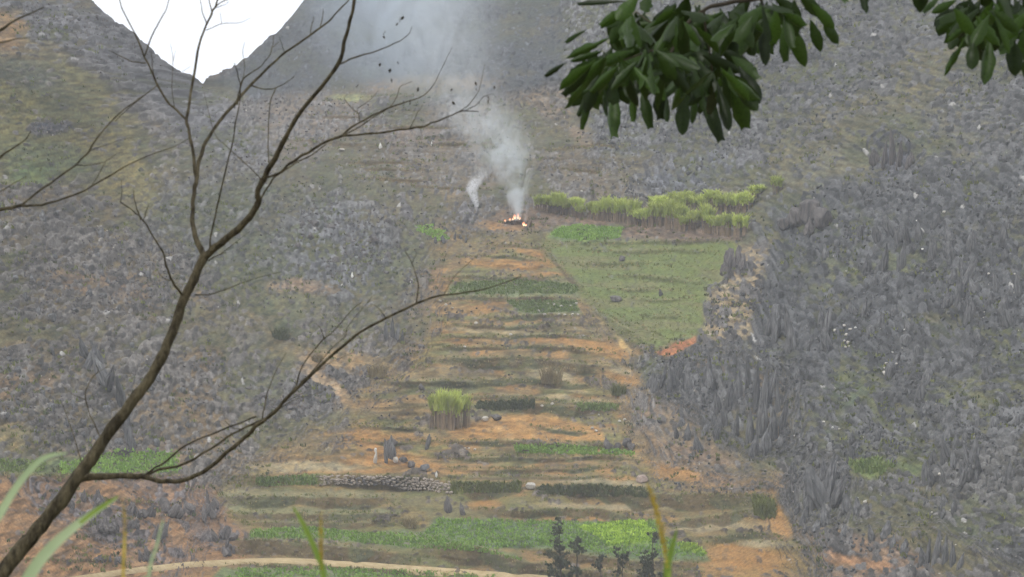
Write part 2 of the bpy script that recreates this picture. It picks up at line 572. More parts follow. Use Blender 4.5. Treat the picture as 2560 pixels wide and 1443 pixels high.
# left flank
region(poly([(-600, -700), (240, -20), (510, 205), (640, 330), (720, 420), (560, 420), (430, 330), (300, 200), (0, 60), (-600, 60)], 45), (.14, .138, .11), .62, (.205, .203, .212))
region(poly([(-600, 110), (60, 130), (200, 190), (330, 290), (400, 420), (430, 540), (330, 560), (180, 470), (-600, 430)], 50), (.195, .178, .072), .14)
region(blob(200, 215, 160, 42, 38), (.25, .225, .10), .05)
region(blob(290, 430, 120, 60, 50), (.26, .22, .09), .08)
region(blob(120, 400, 130, 45, 10), (.17, .185, .085), .1)
region(blob(60, 180, 110, 40, 20), (.13, .135, .09), .15)
region(blob(75, 440, 60, 30), (.16, .2, .08), .1)
region(blob(15, 75, 55, 45, 60), (.34, .22, .11), .05)
region(blob(120, 320, 50, 14, -5), (.1, .1, .11), .8, (.13, .13, .145))
region(poly([(330, 560), (430, 470), (520, 420), (700, 440), (900, 500), (1060, 640), (1040, 760), (860, 790), (560, 720), (420, 640)], 70), (.125, .13, .075), .3, (.175, .177, .168))
region(blob(760, 520, 150, 110), (.115, .125, .075), .25)
region(blob(850, 620, 130, 120), None, .55, (.20, .205, .215))
region(poly([(-600, 480), (180, 500), (420, 620), (520, 720), (480, 860), (200, 1120), (-600, 1150)], 60), (.18, .145, .088), .58, (.19, .177, .165))
region(blob(40, 830, 80, 40, -5), (.27, .18, .105), .2)
region(blob(60, 960, 90, 30, -5), (.26, .18, .11), .3)
region(blob(250, 710, 130, 30, 8), (.24, .165, .105), .45)
region(poly([(480, 760), (640, 720), (840, 800), (1060, 900), (900, 1010), (740, 1130), (500, 1150), (330, 1110), (420, 930)], 50), (.215, .16, .095), .46, (.185, .172, .16))
region(blob(690, 850, 120, 60, 30), (.2, .165, .12), .45, (.2, .185, .17))
region(blob(700, 990, 150, 50, 20), (.2, .165, .135), .62, (.19, .185, .18))
region(blob(830, 1000, 110, 60, 30), (.2, .17, .14), .6, (.19, .185, .18))
region(blob(720, 770, 110, 45), (.17, .165, .09), .15)
region(blob(700, 840, 45, 35), (.12, .13, .075), .1)
region(blob(830, 890, 160, 28, 8), (.36, .245, .12), .1)
region(blob(760, 720, 90, 18, 6), (.3, .22, .15), .2)
for (a, b_, rx, ry, an) in ((700, 850, 90, 10, 40), (800, 950, 60, 12, 30), (860, 1000, 55, 14, 50), (900, 1045, 45, 14, 40), (640, 800, 40, 9, 50)):
    region(blob(a, b_, rx, ry, an), (.44, .31, .18), .05)
# upper basin and far mountain
region(UPF, (.205, .175, .132), .28, (.22, .212, .205))
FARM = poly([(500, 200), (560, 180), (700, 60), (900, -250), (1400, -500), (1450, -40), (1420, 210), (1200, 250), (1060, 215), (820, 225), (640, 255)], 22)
region(FARM, (.10, .108, .11), .18, (.125, .134, .15))  # bluish ground and rock: distance haze painted into the cover colour
region(blob(1060, 215, 160, 26, -2), (.27, .2, .125), .12)
region(blob(870, 243, 45, 10), (.3, .31, .14), .05)
region(blob(800, 300, 180, 40), (.25, .21, .17), .4)
region(blob(960, 330, 200, 30, 5), (.25, .205, .17), .3)
region(blob(1280, 350, 120, 40), (.24, .205, .16), .25)
region(blob(1450, 340, 150, 26), (.27, .205, .14), .15)
region(blob(1610, 322, 55, 9, -30), (.42, .27, .13), .02)
region(blob(1110, 540, 130, 60, 10), None, .6, (.2, .195, .2), .3)
region(blob(1080, 500, 70, 30), (.28, .21, .13), .2)
# right flank
region(poly([(1380, -60), (1420, -600), (3200, -700), (3200, 1500), (2560, 1480), (2060, 1460), (1960, 1290), (1940, 1220), (1700, 1200), (1590, 1040), (1560, 960), (1640, 890), (1760, 860), (1830, 700), (1880, 560), (1980, 450), (1700, 420), (1500, 400), (1420, 210)], 30), (.125, .128, .078), .62, (.185, .188, .194), .12)
region(poly([(1560, 440), (1800, 430), (2000, 330), (2200, 190), (2340, 120), (2440, 160), (2300, 290), (2060, 420), (1930, 520), (1700, 470)], 60), (.185, .17, .10), .2, (.19, .19, .19), .2)
region(blob(2100, 420, 220, 60, -25), (.19, .18, .115), .2)
region(blob(1700, 330, 200, 60, -15), None, .5)
region(blob(1720, 440, 130, 45, -15), (.14, .145, .13), .6, (.2, .21, .235), .6)
region(blob(2420, 330, 160, 90, -10), (.17, .165, .125), .5)
region(blob(2230, 380, 60, 55), None, .9, (.14, .145, .17), 1)
region(blob(2000, 560, 110, 70, -20), (.11, .125, .085), .45, (.16, .17, .185))
region(blob(1900, 620, 80, 50), (.16, .16, .09), .2)
region(poly([(1990, 480), (2600, 420), (2600, 960), (2100, 960), (1880, 860), (1900, 720)], 60), (.095, .10, .062), .76, (.155, .16, .168), .42)
region(blob(2100, 690, 70, 60), (.15, .155, .09), .4)
region(blob(2250, 660, 60, 30), (.15, .16, .085), .35)
region(blob(2350, 890, 140, 70), (.11, .115, .08), .8, (.165, .168, .174), .5)
region(blob(2140, 960, 70, 80), (.115, .135, .075), .35)
region(blob(2440, 980, 110, 40), (.15, .155, .085), .35)
region(poly([(1580, 960), (1700, 900), (1830, 870), (1990, 960), (1980, 1120), (1860, 1150), (1720, 1030)], 30), (.15, .115, .075), .66, (.175, .177, .18), .9)
region(poly([(1560, 960), (1700, 1010), (1800, 1120), (1990, 1170), (2000, 1240), (1800, 1230), (1640, 1180)], 30), (.285, .2, .13), .45, (.24, .225, .215), .3)
region(poly([(2000, 1130), (2200, 1160), (2560, 1100), (2600, 1330), (2300, 1320), (2060, 1320), (1960, 1250)], 40), (.115, .108, .07), .78, (.20, .198, .195), .15)
region(blob(2330, 1050, 190, 80), None, .8, (.18, .183, .188), .25)
region(blob(2060, 1240, 70, 90, 15), None, .85, (.2, .197, .196), .8)
region(blob(2180, 1170, 60, 22), (.19, .225, .07), .05)
region(blob(2290, 1165, 40, 25), (.15, .18, .07), .2)
region(poly([(1990, 1330), (2150, 1310), (2350, 1310), (2470, 1380), (2600, 1440), (2600, 1480), (2050, 1480)], 30), (.27, .185, .12), .5, (.22, .21, .205), .5)
region(blob(2500, 1300, 130, 90), (.16, .165, .11), .6)
region(blob(2130, 1400, 110, 16, 12), (.36, .2, .1), .1)
region(poly([(1745, 690), (1830, 620), (1930, 600), (1900, 700), (1880, 850), (1760, 860), (1740, 800)], 18), (.36, .285, .175), .42, (.2, .19, .185), .2)
# broad masses of scrub and bare earth over both flanks
vegm = sstep(.50, .66, fbm(X / 7.5 + .3 * Z / 7, Z / 4.5, 141, 4))
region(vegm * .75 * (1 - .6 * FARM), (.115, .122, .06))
RD = RD * (1 - .45 * vegm)
barem = sstep(.56, .70, fbm(X / 6 + 9, Z / 2.6, 142, 4))
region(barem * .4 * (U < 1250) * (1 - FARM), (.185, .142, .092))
region(barem * .45 * (U >= 1250), (.17, .15, .09))
# cultivated basin
soil = np.array((.35, .228, .098))
region(TERR, tuple(soil), .06, (.175, .15, .128))
smudge = sstep(.54, .68, fbm(X / 3.2, Z / 1.0, 44, 3)) * TERR
RD = RD + .42 * smudge
orange = TERR * sstep(.42, .62, fbm(X / 9, Z / 2.2, 41, 3))
region(orange * .8, (.415, .23, .082))
dry = TERR * sstep(.5, .66, fbm(X / 7, Z / 1.2, 42, 3))
region(dry * .75, (.25, .215, .115))
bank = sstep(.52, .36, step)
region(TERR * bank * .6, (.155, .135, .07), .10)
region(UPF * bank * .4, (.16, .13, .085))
greeny = TERR * sstep(.5, .64, fbm(X / 5, Z / .9, 43, 3))
region(greeny * .7, (.175, .195, .075))
region(poly([(540, 1200), (1120, 1215), (1300, 1260), (1320, 1300), (560, 1345)], 20) * .45, (.2, .2, .08))
region(poly([(1330, 1200), (1900, 1235), (1900, 1345), (1640, 1340)], 20) * .35, (.22, .2, .09))
region(poly([(1180, 1045), (1330, 1030), (1500, 1070), (1520, 1108), (1180, 1100), (1120, 1075)], 8), (.50, .285, .105), .02)
for (a, b_, rx, ry, an) in ((1290, 660, 110, 12, 3), (1330, 690, 80, 7, 0), (1270, 560, 60, 14, 0), (930, 1100, 60, 30, 20), (1000, 1160, 130, 10, 2), (900, 1175, 120, 9, 2), (1250, 1178, 150, 8, 0), (1500, 870, 90, 16, 10), (1400, 850, 120, 10, 3), (1860, 1400, 130, 40, 5), (1945, 1300, 22, 50, -20), (1690, 1185, 60, 16, 10), (1530, 1195, 60, 8, 0), (1560, 940, 40, 20, 20), (960, 1145, 90, 14, 0), (1210, 1265, 40, 12, 0), (1340, 640, 40, 7, 20)):
    region(blob(a, b_, rx, ry, an), (.43, .238, .085), .03)
region(blob(1560, 860, 30, 7, 55), (.52, .36, .15), 0)
for (a, b_, rx, ry, an) in ((1390, 996, 150, 6, 2), (1420, 975, 60, 5, 3), (1240, 830, 120, 5, 2), (1390, 930, 60, 30, 0), (1540, 920, 40, 12, 20), (760, 1165, 150, 10, 0), (1500, 1205, 130, 9, 3), (1500, 1268, 170, 8, 3), (1780, 1320, 120, 9, -4), (1900, 1360, 60, 10, 0)):
    region(blob(a, b_, rx, ry, an), (.40, .325, .185), .03)
region(poly([(-600, 1195), (200, 1190), (540, 1230), (640, 1380), (600, 1420), (300, 1460), (-600, 1600)], 22), (.335, .196, .095), .05, (.17, .15, .14))
for (a, b_, rx, ry, an) in ((130, 1250, 90, 45, 30), (250, 1300, 110, 45, 30), (430, 1260, 90, 45, 20), (520, 1275, 45, 40, 0), (330, 1330, 100, 40, 20), (540, 1340, 80, 35, 10), (430, 1390, 80, 30, 10), (400, 1210, 120, 25, 5)):
    region(blob(a, b_, rx, ry, an), (.3, .19, .115), .42, (.185, .165, .165), .2)
region(poly([(-20, 1150), (120, 1150), (240, 1140), (440, 1130), (450, 1185), (-20, 1190)], 8), (.17, .2, .085), .05)
region(blob(20, 1090, 60, 40), (.27, .22, .11), .2)
region(FIELD, (.195, .238, .072), .003, (.2, .2, .2))
region(FIELD * sstep(.5, .7, fbm(X / 5, Z / 1.0, 47, 3)) * .8, (.235, .225, .10))
region(poly([(1340, 500), (1380, 520), (1600, 555), (1870, 585), (1840, 604), (1560, 600), (1360, 560), (1320, 540)], 8), (.225, .165, .12), .05)
region(poly([(1366, 590), (1400, 568), (1440, 560), (1560, 570), (1548, 600), (1450, 608)], 6), (.19, .27, .09), 0)
region(blob(1300, 545, 70, 28), (.24, .165, .11), .12)
region(poly([(1640, 884), (1690, 852), (1735, 836), (1738, 858), (1705, 882), (1660, 893)], 5), (.44, .185, .085), 0)
region(poly([(1130, 706), (1300, 700), (1440, 712), (1450, 740), (1120, 742)], 6), (.21, .235, .11), .02)
region(poly([(1260, 752), (1440, 752), (1450, 784), (1300, 786)], 6), (.2, .225, .115), .06)
region(poly([(1090, 1296), (1300, 1300), (1480, 1306), (1640, 1300), (1650, 1340), (1760, 1370), (1770, 1398), (1560, 1395), (1350, 1372), (1240, 1378), (1040, 1340)], 7), (.155, .215, .095), .01)
region(poly([(1440, 1318), (1540, 1306), (1600, 1300), (1640, 1330), (1630, 1356), (1520, 1366), (1490, 1340)], 5, .6), (.27, .38, .07), 0)
region(poly([(620, 1324), (760, 1316), (900, 1330), (1060, 1330), (1240, 1380), (1340, 1412), (1200, 1385), (1000, 1372), (820, 1352), (620, 1350)], 6), (.2, .235, .105), .01)
region(poly([(560, 1420), (800, 1416), (1000, 1424), (1300, 1440), (1380, 1470), (460, 1500)], 5), (.2, .235, .10), .02)
region(poly([(560, 1262), (760, 1268), (1000, 1270), (1000, 1282), (600, 1284)], 4), (.27, .255, .125), .02)
region(poly([(560, 1226), (1000, 1226), (1000, 1242), (540, 1242)], 4), (.3, .265, .14), .02)
# the banks: trodden-off earth with tufts
region(RIS * np.clip(TERR + UPF + .3, 0, 1) * (1 - FIELD) * .92, (.148, .112, .056), .04)
region(RIS * FIELD * .45, (.12, .13, .05), .02)
gb = sstep(.45, .6, fbm(X / 2.2, Z / 1.5, 51, 3))
region(RIS * TERR * gb * .8, (.115, .125, .062))
region(EDGE * np.clip(TERR + FIELD, 0, 1) * .55, (.27, .25, .125))

# --- rocks as relief: two sizes of cells, each cell rock or ground
ax = 1 + .0 * FL
sc1 = 1.0 / 0.46
q1 = worley(X * sc1 + 1.2 * (vn(X / 2, Z / 2, 71) - .5), Z * sc1 * (1.28 - .70 * FL + .9 * TERR) + .35 * X * sc1 * (U < 900), 101)
sc2 = 1.0 / 1.55
q2 = worley(X * sc2 + 1.0 * (vn(X, Z, 72) - .5), Z * sc2 * (1.2 - .65 * FL) - .25 * X * sc2 * (U > 1500) * (1 - FL), 202)
den = RD * np.clip(.25 + 1.5 * fbm(X / 4.5, Z / 3.2, 73, 4), .3, 1.35)
r1 = sstep(-.08, .08, den - q1[2])
r2 = sstep(-.06, .06, den * .72 - .08 - q2[2])
b1 = np.clip((q1[1] - q1[0]) * 2.2, 0, 1) ** .6
b2 = np.clip((q2[1] - q2[0]) * 1.8, 0, 1) ** .55
t1 = (h2(np.floor(q1[2] * 9999), np.floor(q1[2] * 777), 5) - .5)
t2 = (h2(np.floor(q2[2] * 9999), np.floor(q2[2] * 777), 6) - .5)
rg = 1 - np.abs(2 * vn(X * 2.3, Z * .55, 81) - 1)                  # upright flutes
rg2 = 1 - np.abs(2 * vn(X * 5.2, Z * 1.3, 82) - 1)
rr3 = np.abs(2 * fbm(X * 3.4 + .8 * Z, Z * 2.2 - .5 * X, 89, 3) - 1)
disp = RD * .22 * (.35 - rr3) + r1 * b1 * (.22 + .30 * q1[2] / (den + .05) + 1.1 * t1 * q1[3] + .8 * t2 * q1[4]) \
    + r2 * b2 * (.55 + 1.1 * t2 * q2[3] + .5 * t2 * q2[4]) \
    + FL * RD * (.62 * rg ** 2 + .40 * rg2 - .45) + RD * .34 * (1 - np.abs(2 * vn(X * .55 + .2 * Z, Z * 2.0, 87) - 1)) ** 2 \
    + RD * .28 * (fbm(X * 1.1, Z * .9, 88, 4) - .5) + RD * .7 * (fbm(X / 3.3, Z / 3.3, 83, 4) - .5)
disp -= RD * (.34 * (1 - sstep(0, .20, q1[1] - q1[0])) + .42 * (1 - sstep(0, .12, q2[1] - q2[0])))
disp += (1 - RD) * .10 * (fbm(X * 1.4, Z * 1.4, 84, 3) - .5) + (TERR + FIELD) * .35 * (fbm(X / 2.5, Z / 1.2, 85, 3) - .5)
disp += RIS * .35 * (fbm(X * .9, Z * 1.5, 86, 3) - .5) + EDGE * .12 * (vn(X * 1.6, Z * .2, 87) - .3)
far = np.clip(DD / 600, .8, 1.4)
disp = disp * far
disp = disp * (1 - .35 * sstep(560, 380, V) * RD)
P1 = P0 + disp[..., None] * np.array((0, -.86, .46))

rock = np.clip(np.maximum(r1 * sstep(.03, .12, b1), r2 * sstep(.03, .12, b2) * .95) + FL * RD * sstep(.35, .75, rg) * .6, 0, 1)
tone = .42 + 1.05 * h2(np.floor(q1[2] * 5555), np.floor(q1[2] * 333), 7)
tone = tone * (.62 + .76 * fbm(X * 4 + Z, Z * 2.2, 91, 3)) * (.62 + .76 * fbm(X / 3.5, Z / 3.0, 93, 4))
white = (h2(np.floor(q1[2] * 7777), np.floor(q1[2] * 991), 8) > .993) * r1 * sstep(.25, .5, b1)
cult = np.clip(TERR + UPF * .7, 0, 1)
gs = fbm((X + .4 * Z) * 1.9, (Z - .25 * X * (U < 1100) + .25 * X * (U > 1700)) * 3.4, 92, 5)
gt = fbm(X * .8 + .5 * vn(X / 2, Z * 2, 97), Z * 4.6, 96, 5)
grain = gs * (1 - cult) + gt * cult
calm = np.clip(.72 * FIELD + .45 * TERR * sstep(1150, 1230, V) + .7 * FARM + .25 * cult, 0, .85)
grain = .5 + (grain - .5) * (1 - calm)
hue = fbm(X * 1.6, Z * 3.1, 98, 4) - .5
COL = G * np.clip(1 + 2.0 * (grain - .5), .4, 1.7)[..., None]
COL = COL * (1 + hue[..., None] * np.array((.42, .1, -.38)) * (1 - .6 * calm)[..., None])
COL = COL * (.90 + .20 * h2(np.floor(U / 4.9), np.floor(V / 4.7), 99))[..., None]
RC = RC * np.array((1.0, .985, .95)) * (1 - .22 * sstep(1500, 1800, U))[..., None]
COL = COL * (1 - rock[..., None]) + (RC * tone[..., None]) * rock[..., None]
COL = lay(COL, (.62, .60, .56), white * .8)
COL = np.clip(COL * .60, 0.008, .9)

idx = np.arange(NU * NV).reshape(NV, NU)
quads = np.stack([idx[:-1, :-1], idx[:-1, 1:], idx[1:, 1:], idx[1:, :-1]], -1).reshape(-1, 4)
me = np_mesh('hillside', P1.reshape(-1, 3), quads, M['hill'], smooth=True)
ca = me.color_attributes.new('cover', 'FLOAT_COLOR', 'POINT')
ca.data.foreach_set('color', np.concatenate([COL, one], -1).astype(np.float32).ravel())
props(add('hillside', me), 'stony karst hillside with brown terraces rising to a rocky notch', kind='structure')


def surf(u, v):
    """ground point seen at photo pixel (u, v)"""
    i = np.clip(np.searchsorted(us, u), 0, NU - 1)
    j = np.clip(np.searchsorted(-vs, -np.asarray(v, float)), 0, NV - 1)
    return P1[j, i]


def at_grid(arr, u, v):
    i = np.clip(np.searchsorted(us, u), 0, NU - 1)
    j = np.clip(np.searchsorted(-vs, -np.asarray(v, float)), 0, NV - 1)
    return arr[j, i]


def mpp(p):
    return float(p[1]) / F              # metres per photo pixel there


# near ground: the slope the photographer stands on, falling into the valley
gx = np.linspace(-700, 700, 71)
gy = np.concatenate([np.linspace(-150, 0, 10), np.linspace(4, 40, 19), np.linspace(60, 460, 21), np.linspace(520, 1300, 14)])
GX, GY = np.meshgrid(gx, gy)
GZ = np.interp(GY, [-150, 0, 10, 18, 40, 150, 330, 1300], [12, -1.55, -1.6, -1.9, -9, -42, -76, -76]) + .5 * (fbm(GX / 30, GY / 30, 5, 3) - .5) * (np.abs(GY - 8) > 12)
ii = np.arange(GX.size).reshape(GX.shape)
gq = np.stack([ii[:-1, :-1], ii[:-1, 1:], ii[1:, 1:], ii[1:, :-1]], -1).reshape(-1, 4)
props(add('ground', np_mesh('ground', np.stack([GX, GY, GZ], -1).reshape(-1, 3), gq, M['ground'], True)), 'grassy near slope falling into the valley', kind='structure')


def ground_z(y):
    return float(np.interp(y, [-150, 0, 10, 18, 40, 150], [12, -1.55, -1.6, -1.9, -9, -42]))


# footpath along the lowest terrace
pu = np.arange(150, 1400, 6.0)
pv = np.interp(pu, [150, 230, 330, 460, 600, 700, 800, 950, 1100, 1280, 1400], [1455, 1444, 1429, 1415, 1406, 1404, 1408, 1418, 1429, 1441, 1450])
half = 5.0 + 1.5 * vn(pu / 40, pu * 0, 3)
a_, b_ = surf(pu, pv - half) + (0, -.05, .10), surf(pu, pv + half) + (0, -.10, .10)


def sm(q):
    k = np.pad(q, ((4, 4), (0, 0)), mode='edge')
    return sum(k[i:i + len(q)] for i in range(9)) / 9


a_, b_ = sm(a_), sm(b_)
c_ = b_ + (0, -.05, -.45)
n_ = len(pu)
pf = np.array([(i, i + 1, n_ + i + 1, n_ + i) for i in range(n_ - 1)] + [(n_ + i, n_ + i + 1, 2 * n_ + i + 1, 2 * n_ + i) for i in range(n_ - 1)])
props(add('footpath', np_mesh('footpath', np.vstack([a_, b_, c_]), pf[:, ::-1], M['path'], True)), 'pale trodden path along the lowest terrace', kind='structure')


# ------------------------------------------------------------------ rocks
def ico(sub):
    import bmesh
    bm = bmesh.new()
    bmesh.ops.create_icosphere(bm, subdivisions=sub, radius=1)
    v = np.array([x.co[:] for x in bm.verts])
    f = np.array([[q.index for q in x.verts] for x in bm.faces])
    bm.free()
    return v, f


I1, I2, I3 = ico(1), ico(2), ico(3)


def rock_geo(kind, seed, base):
    v, f = base
    v = v.copy()
    r = np.random.default_rng(seed)
    n = vn(v[:, 0] * 1.3 + seed, v[:, 1] * 1.3 + v[:, 2] * .9, seed) - .5
    n2 = vn(v[:, 0] * 3 + v[:, 2], v[:, 1] * 3 + seed, seed + 1) - .5
    if kind == 'block':
        v *= (1 + .5 * n + .28 * n2)[:, None]
        v = np.sign(v) * np.abs(v) ** .8
        v *= np.array((1.0, .8 + .2 * r.random(), .75))
        for k in range(5):                       # sheared faces
            d = r.normal(size=3)
            d /= np.linalg.norm(d)
            lim = .55 + .25 * r.random()
            ov = np.maximum(v @ d - lim, 0)
            v -= ov[:, None] * d
    else:
        ang = np.arctan2(v[:, 1], v[:, 0])
        k = r.integers(4, 7)
        ph = r.random() * 6
        fl = .55 + .42 * np.abs(np.sin(ang * k / 2 + ph + .8 * v[:, 2])) ** .7 + .16 * np.abs(np.sin(ang * k * 1.5 + ph * 2))
        zt = (v[:, 2] + 1) / 2
        taper = (1.05 - .80 * zt ** 1.5) if kind == 'shard' else (1.0 - .78 * zt ** 2)
        rad = fl * taper * (1 + .35 * n)
        v[:, 0] *= rad
        v[:, 1] *= rad * .75
        v[:, 2] = v[:, 2] * 1.0 + .55 * n2 + .2 * (v[:, 0]) * r.normal()
        v[:, 0] += (.25 * r.normal()) * zt ** 2
    return v, f


def rock_meshes(prefix, m, base=I2):
    out = []
    for i, k in enumerate(('block', 'block', 'block', 'shard', 'shard', 'shard', 'pillar', 'pillar')):
        v, f = rock_geo(k, 40 + i * 3, base)
        out.append(np_mesh(prefix, v, f, m, smooth=False))
    return out


RM = {k: rock_meshes('rock', M[k]) for k in ('rock', 'rock_dark', 'rock_pale', 'rock_white', 'rock_pink')}
RM3 = {k: rock_meshes('rock', M[k], I3) for k in ('rock', 'rock_dark')}


def put_rock(u, v, wpx, hpx, mk, var, lean=0.0, name='limestone_rock', parent=None, sink=.25, hi=False, dy=0.0):
    p = surf(u, v)
    s = mpp(p)
    o = bpy.data.objects.new(name, (RM3 if hi and mk in RM3 else RM)[mk][var])
    C.objects.link(o)
    hz = hpx * s * .5
    o.scale = (wpx * s * .5, wpx * s * .5 * random.uniform(.7, 1.0), hz)
    o.rotation_euler = (random.gauss(0, .12), lean + random.gauss(0, .10), random.uniform(0, 6.28))
    loc = Vector((p[0], p[1] + dy, p[2] + hz * (1 - 2 * sink)))
    if parent is not None:
        o.parent = parent
        loc = loc - parent.location
    o.location = loc
    return o


def outcrop(u, v, label, items, mk='rock', name='limestone_outcrop'):
    """a crag: several upright fluted blades of rock grown together"""
    p = surf(u, v)
    e = empty(name, tuple(p))
    props(e, label, 'outcrop')
    for it in items:
        du, dv, w, h, var = it[:5]
        put_rock(u + du, v + dv, w, h, mk, var, lean=it[5] if len(it) > 5 else 0, name='rock_blade', parent=e, hi=True, sink=.2)
    return e


def fan(n, wu, hv, wmin, wmax, hmin, hmax, kinds=(3, 4, 5, 6, 7)):
    r = random.Random(int(wu * 7 + hv))
    return [(r.uniform(-wu, wu), r.uniform(-hv, hv), r.uniform(wmin, wmax), r.uniform(hmin, hmax), r.choice(kinds), r.gauss(0, .1)) for _ in range(n)]


outcrop(1880, 1095, 'largest grey fluted crag of tall rock blades beside the terraces', [(-60, -70, 26, 80, 5), (-35, -95, 28, 90, 3), (-10, -120, 24, 95, 4), (10, -70, 30, 150, 4, .1), (28, -60, 26, 150, 3, .05), (45, -85, 24, 110, 6), (62, -60, 24, 100, 5), (20, 0, 46, 120, 6), (-5, 10, 40, 100, 3), (50, 5, 34, 90, 4), (-40, 0, 24, 70, 7), (-70, -30, 28, 60, 6), (35, 40, 40, 70, 7), (5, 45, 40, 60, 4), (78, -20, 26, 90, 3), (-88, -60, 24, 70, 5)])
outcrop(2055, 1265, 'broad smooth grey slab of rock above the orange gully', [(-10, 0, 70, 130, 6, -.3), (20, -30, 55, 120, 3, -.35), (40, 0, 45, 90, 7, -.3), (-30, 10, 40, 80, 3, -.1), (5, 50, 50, 70, 4, 0), (60, 20, 40, 60, 5, -.2)])
outcrop(1700, 965, 'row of pointed grey rocks below the red earth scar', fan(14, 90, 26, 18, 34, 40, 80))
outcrop(2228, 415, 'dark pinnacle with a black cleft high on the right slope', [(0, 0, 26, 110, 3), (-18, 5, 26, 80, 5), (20, 5, 30, 85, 4), (-40, 0, 34, 50, 7), (42, 10, 30, 50, 6)], 'rock_dark')
outcrop(2010, 570, 'low dark dome of rock right of the cane stand', [(-20, 0, 60, 70, 0), (15, -10, 70, 80, 1), (45, 5, 50, 70, 2), (-50, 15, 40, 40, 1), (10, 20, 50, 50, 7)], 'rock_dark')
outcrop(1825, 675, 'dark ribbed rock at the right edge of the green field', [(0, 0, 44, 60, 6, .3), (20, -10, 30, 60, 3, .35), (-15, 12, 30, 40, 7, .3), (30, 5, 26, 45, 5)], 'rock_dark')
outcrop(1120, 590, 'cluster of narrow grey rock fins below the small green plots', fan(9, 70, 26, 10, 16, 14, 26))
outcrop(980, 850, 'small pale fluted crag beside the long bare twig', [(0, 0, 18, 60, 3), (-14, 4, 16, 52, 6), (13, 4, 16, 46, 5), (24, 8, 14, 36, 4)])
outcrop(2350, 1405, 'group of upright grey rocks in the lower right corner', [(-30, 5, 22, 80, 3), (-10, 0, 24, 95, 6), (12, 4, 22, 85, 4), (32, 8, 20, 70, 5), (-48, 10, 20, 55, 7), (50, 15, 18, 50, 3)])
outcrop(300, 985, 'long pale grey rock rib sloping down the left hillside', [(-75, -60, 34, 80, 6, -.4), (-50, -25, 36, 100, 3, -.45), (-25, 5, 38, 110, 6, -.45), (0, 40, 34, 110, 4, -.4), (15, 90, 32, 110, 7, -.2), (22, 135, 34, 90, 6, 0), (-95, -90, 30, 60, 5, -.3), (-60, -80, 26, 70, 3, -.3)])
outcrop(1545, 1122, 'low dark broken rocks at the right end of the orange field', fan(9, 34, 8, 16, 28, 14, 30, (0, 1, 4, 6, 7)), 'rock_dark')
outcrop(1740, 1090, 'ragged grey rocks at the foot of the fluted crag', fan(12, 60, 45, 18, 30, 30, 60))
outcrop(2290, 640, 'tall grey buttress in the middle of the right slope', fan(11, 130, 60, 24, 44, 40, 90))
outcrop(2420, 760, 'wide grey cliff band near the right edge', fan(11, 140, 60, 24, 46, 40, 90))
outcrop(1990, 850, 'pale fluted cliff left of the white boulders', fan(11, 80, 45, 20, 36, 50, 100))
outcrop(2380, 1190, 'jagged grey rocks right of the green bush patch', fan(14, 70, 40, 18, 34, 40, 80))

# dark rocks on the orange earth, lower left
for (u_, v_, w_, h_, lab) in (
        (440, 1290, 95, 60, 'broad dark ribbed rock on orange earth left of the terraces'),
        (525, 1290, 50, 70, 'upright dark rock nearest the left ends of the terraces'),
        (150, 1270, 70, 50, 'dark rock on orange earth close above the bare trunk'),
        (240, 1260, 75, 55, 'dark slanting rock just right of the bare trunk'),
        (265, 1330, 85, 45, 'low flat dark rock above the pale grass blade'),
        (350, 1290, 70, 45, 'dark rock between the two broad ones on orange earth'),
        (335, 1325, 40, 30, 'small dark rock with a pale rim on orange earth'),
        (405, 1355, 36, 56, 'narrow leaning dark rock on orange earth above the path'),
        (550, 1350, 75, 45, 'dark rock at the left end of the brown bank'),
        (570, 1385, 55, 35, 'low dark rock just above the pale footpath'),
        (290, 1410, 50, 28, 'small dark rock at the bottom by the path start'),
        (250, 1405, 34, 24, 'small dark stone by the foot of the bare trunk'),
        (360, 1400, 40, 30, 'dark stone below the narrow leaning rock')):
    r_ = random.Random(int(u_ * 3 + v_))
    its = [(r_.uniform(-.42, .42) * w_, r_.uniform(-.3, .2) * h_, r_.uniform(.25, .5) * w_, h_ * r_.uniform(.5, .95), r_.choice((3, 4, 5, 6, 7, 0)), r_.uniform(.25, .75)) for _ in range(7)]
    e = outcrop(u_, v_, lab, its, 'rock_dark', 'dark_outcrop')
    e['category'] = 'rock'
    e['group'] = 'dark rocks on the orange earth'


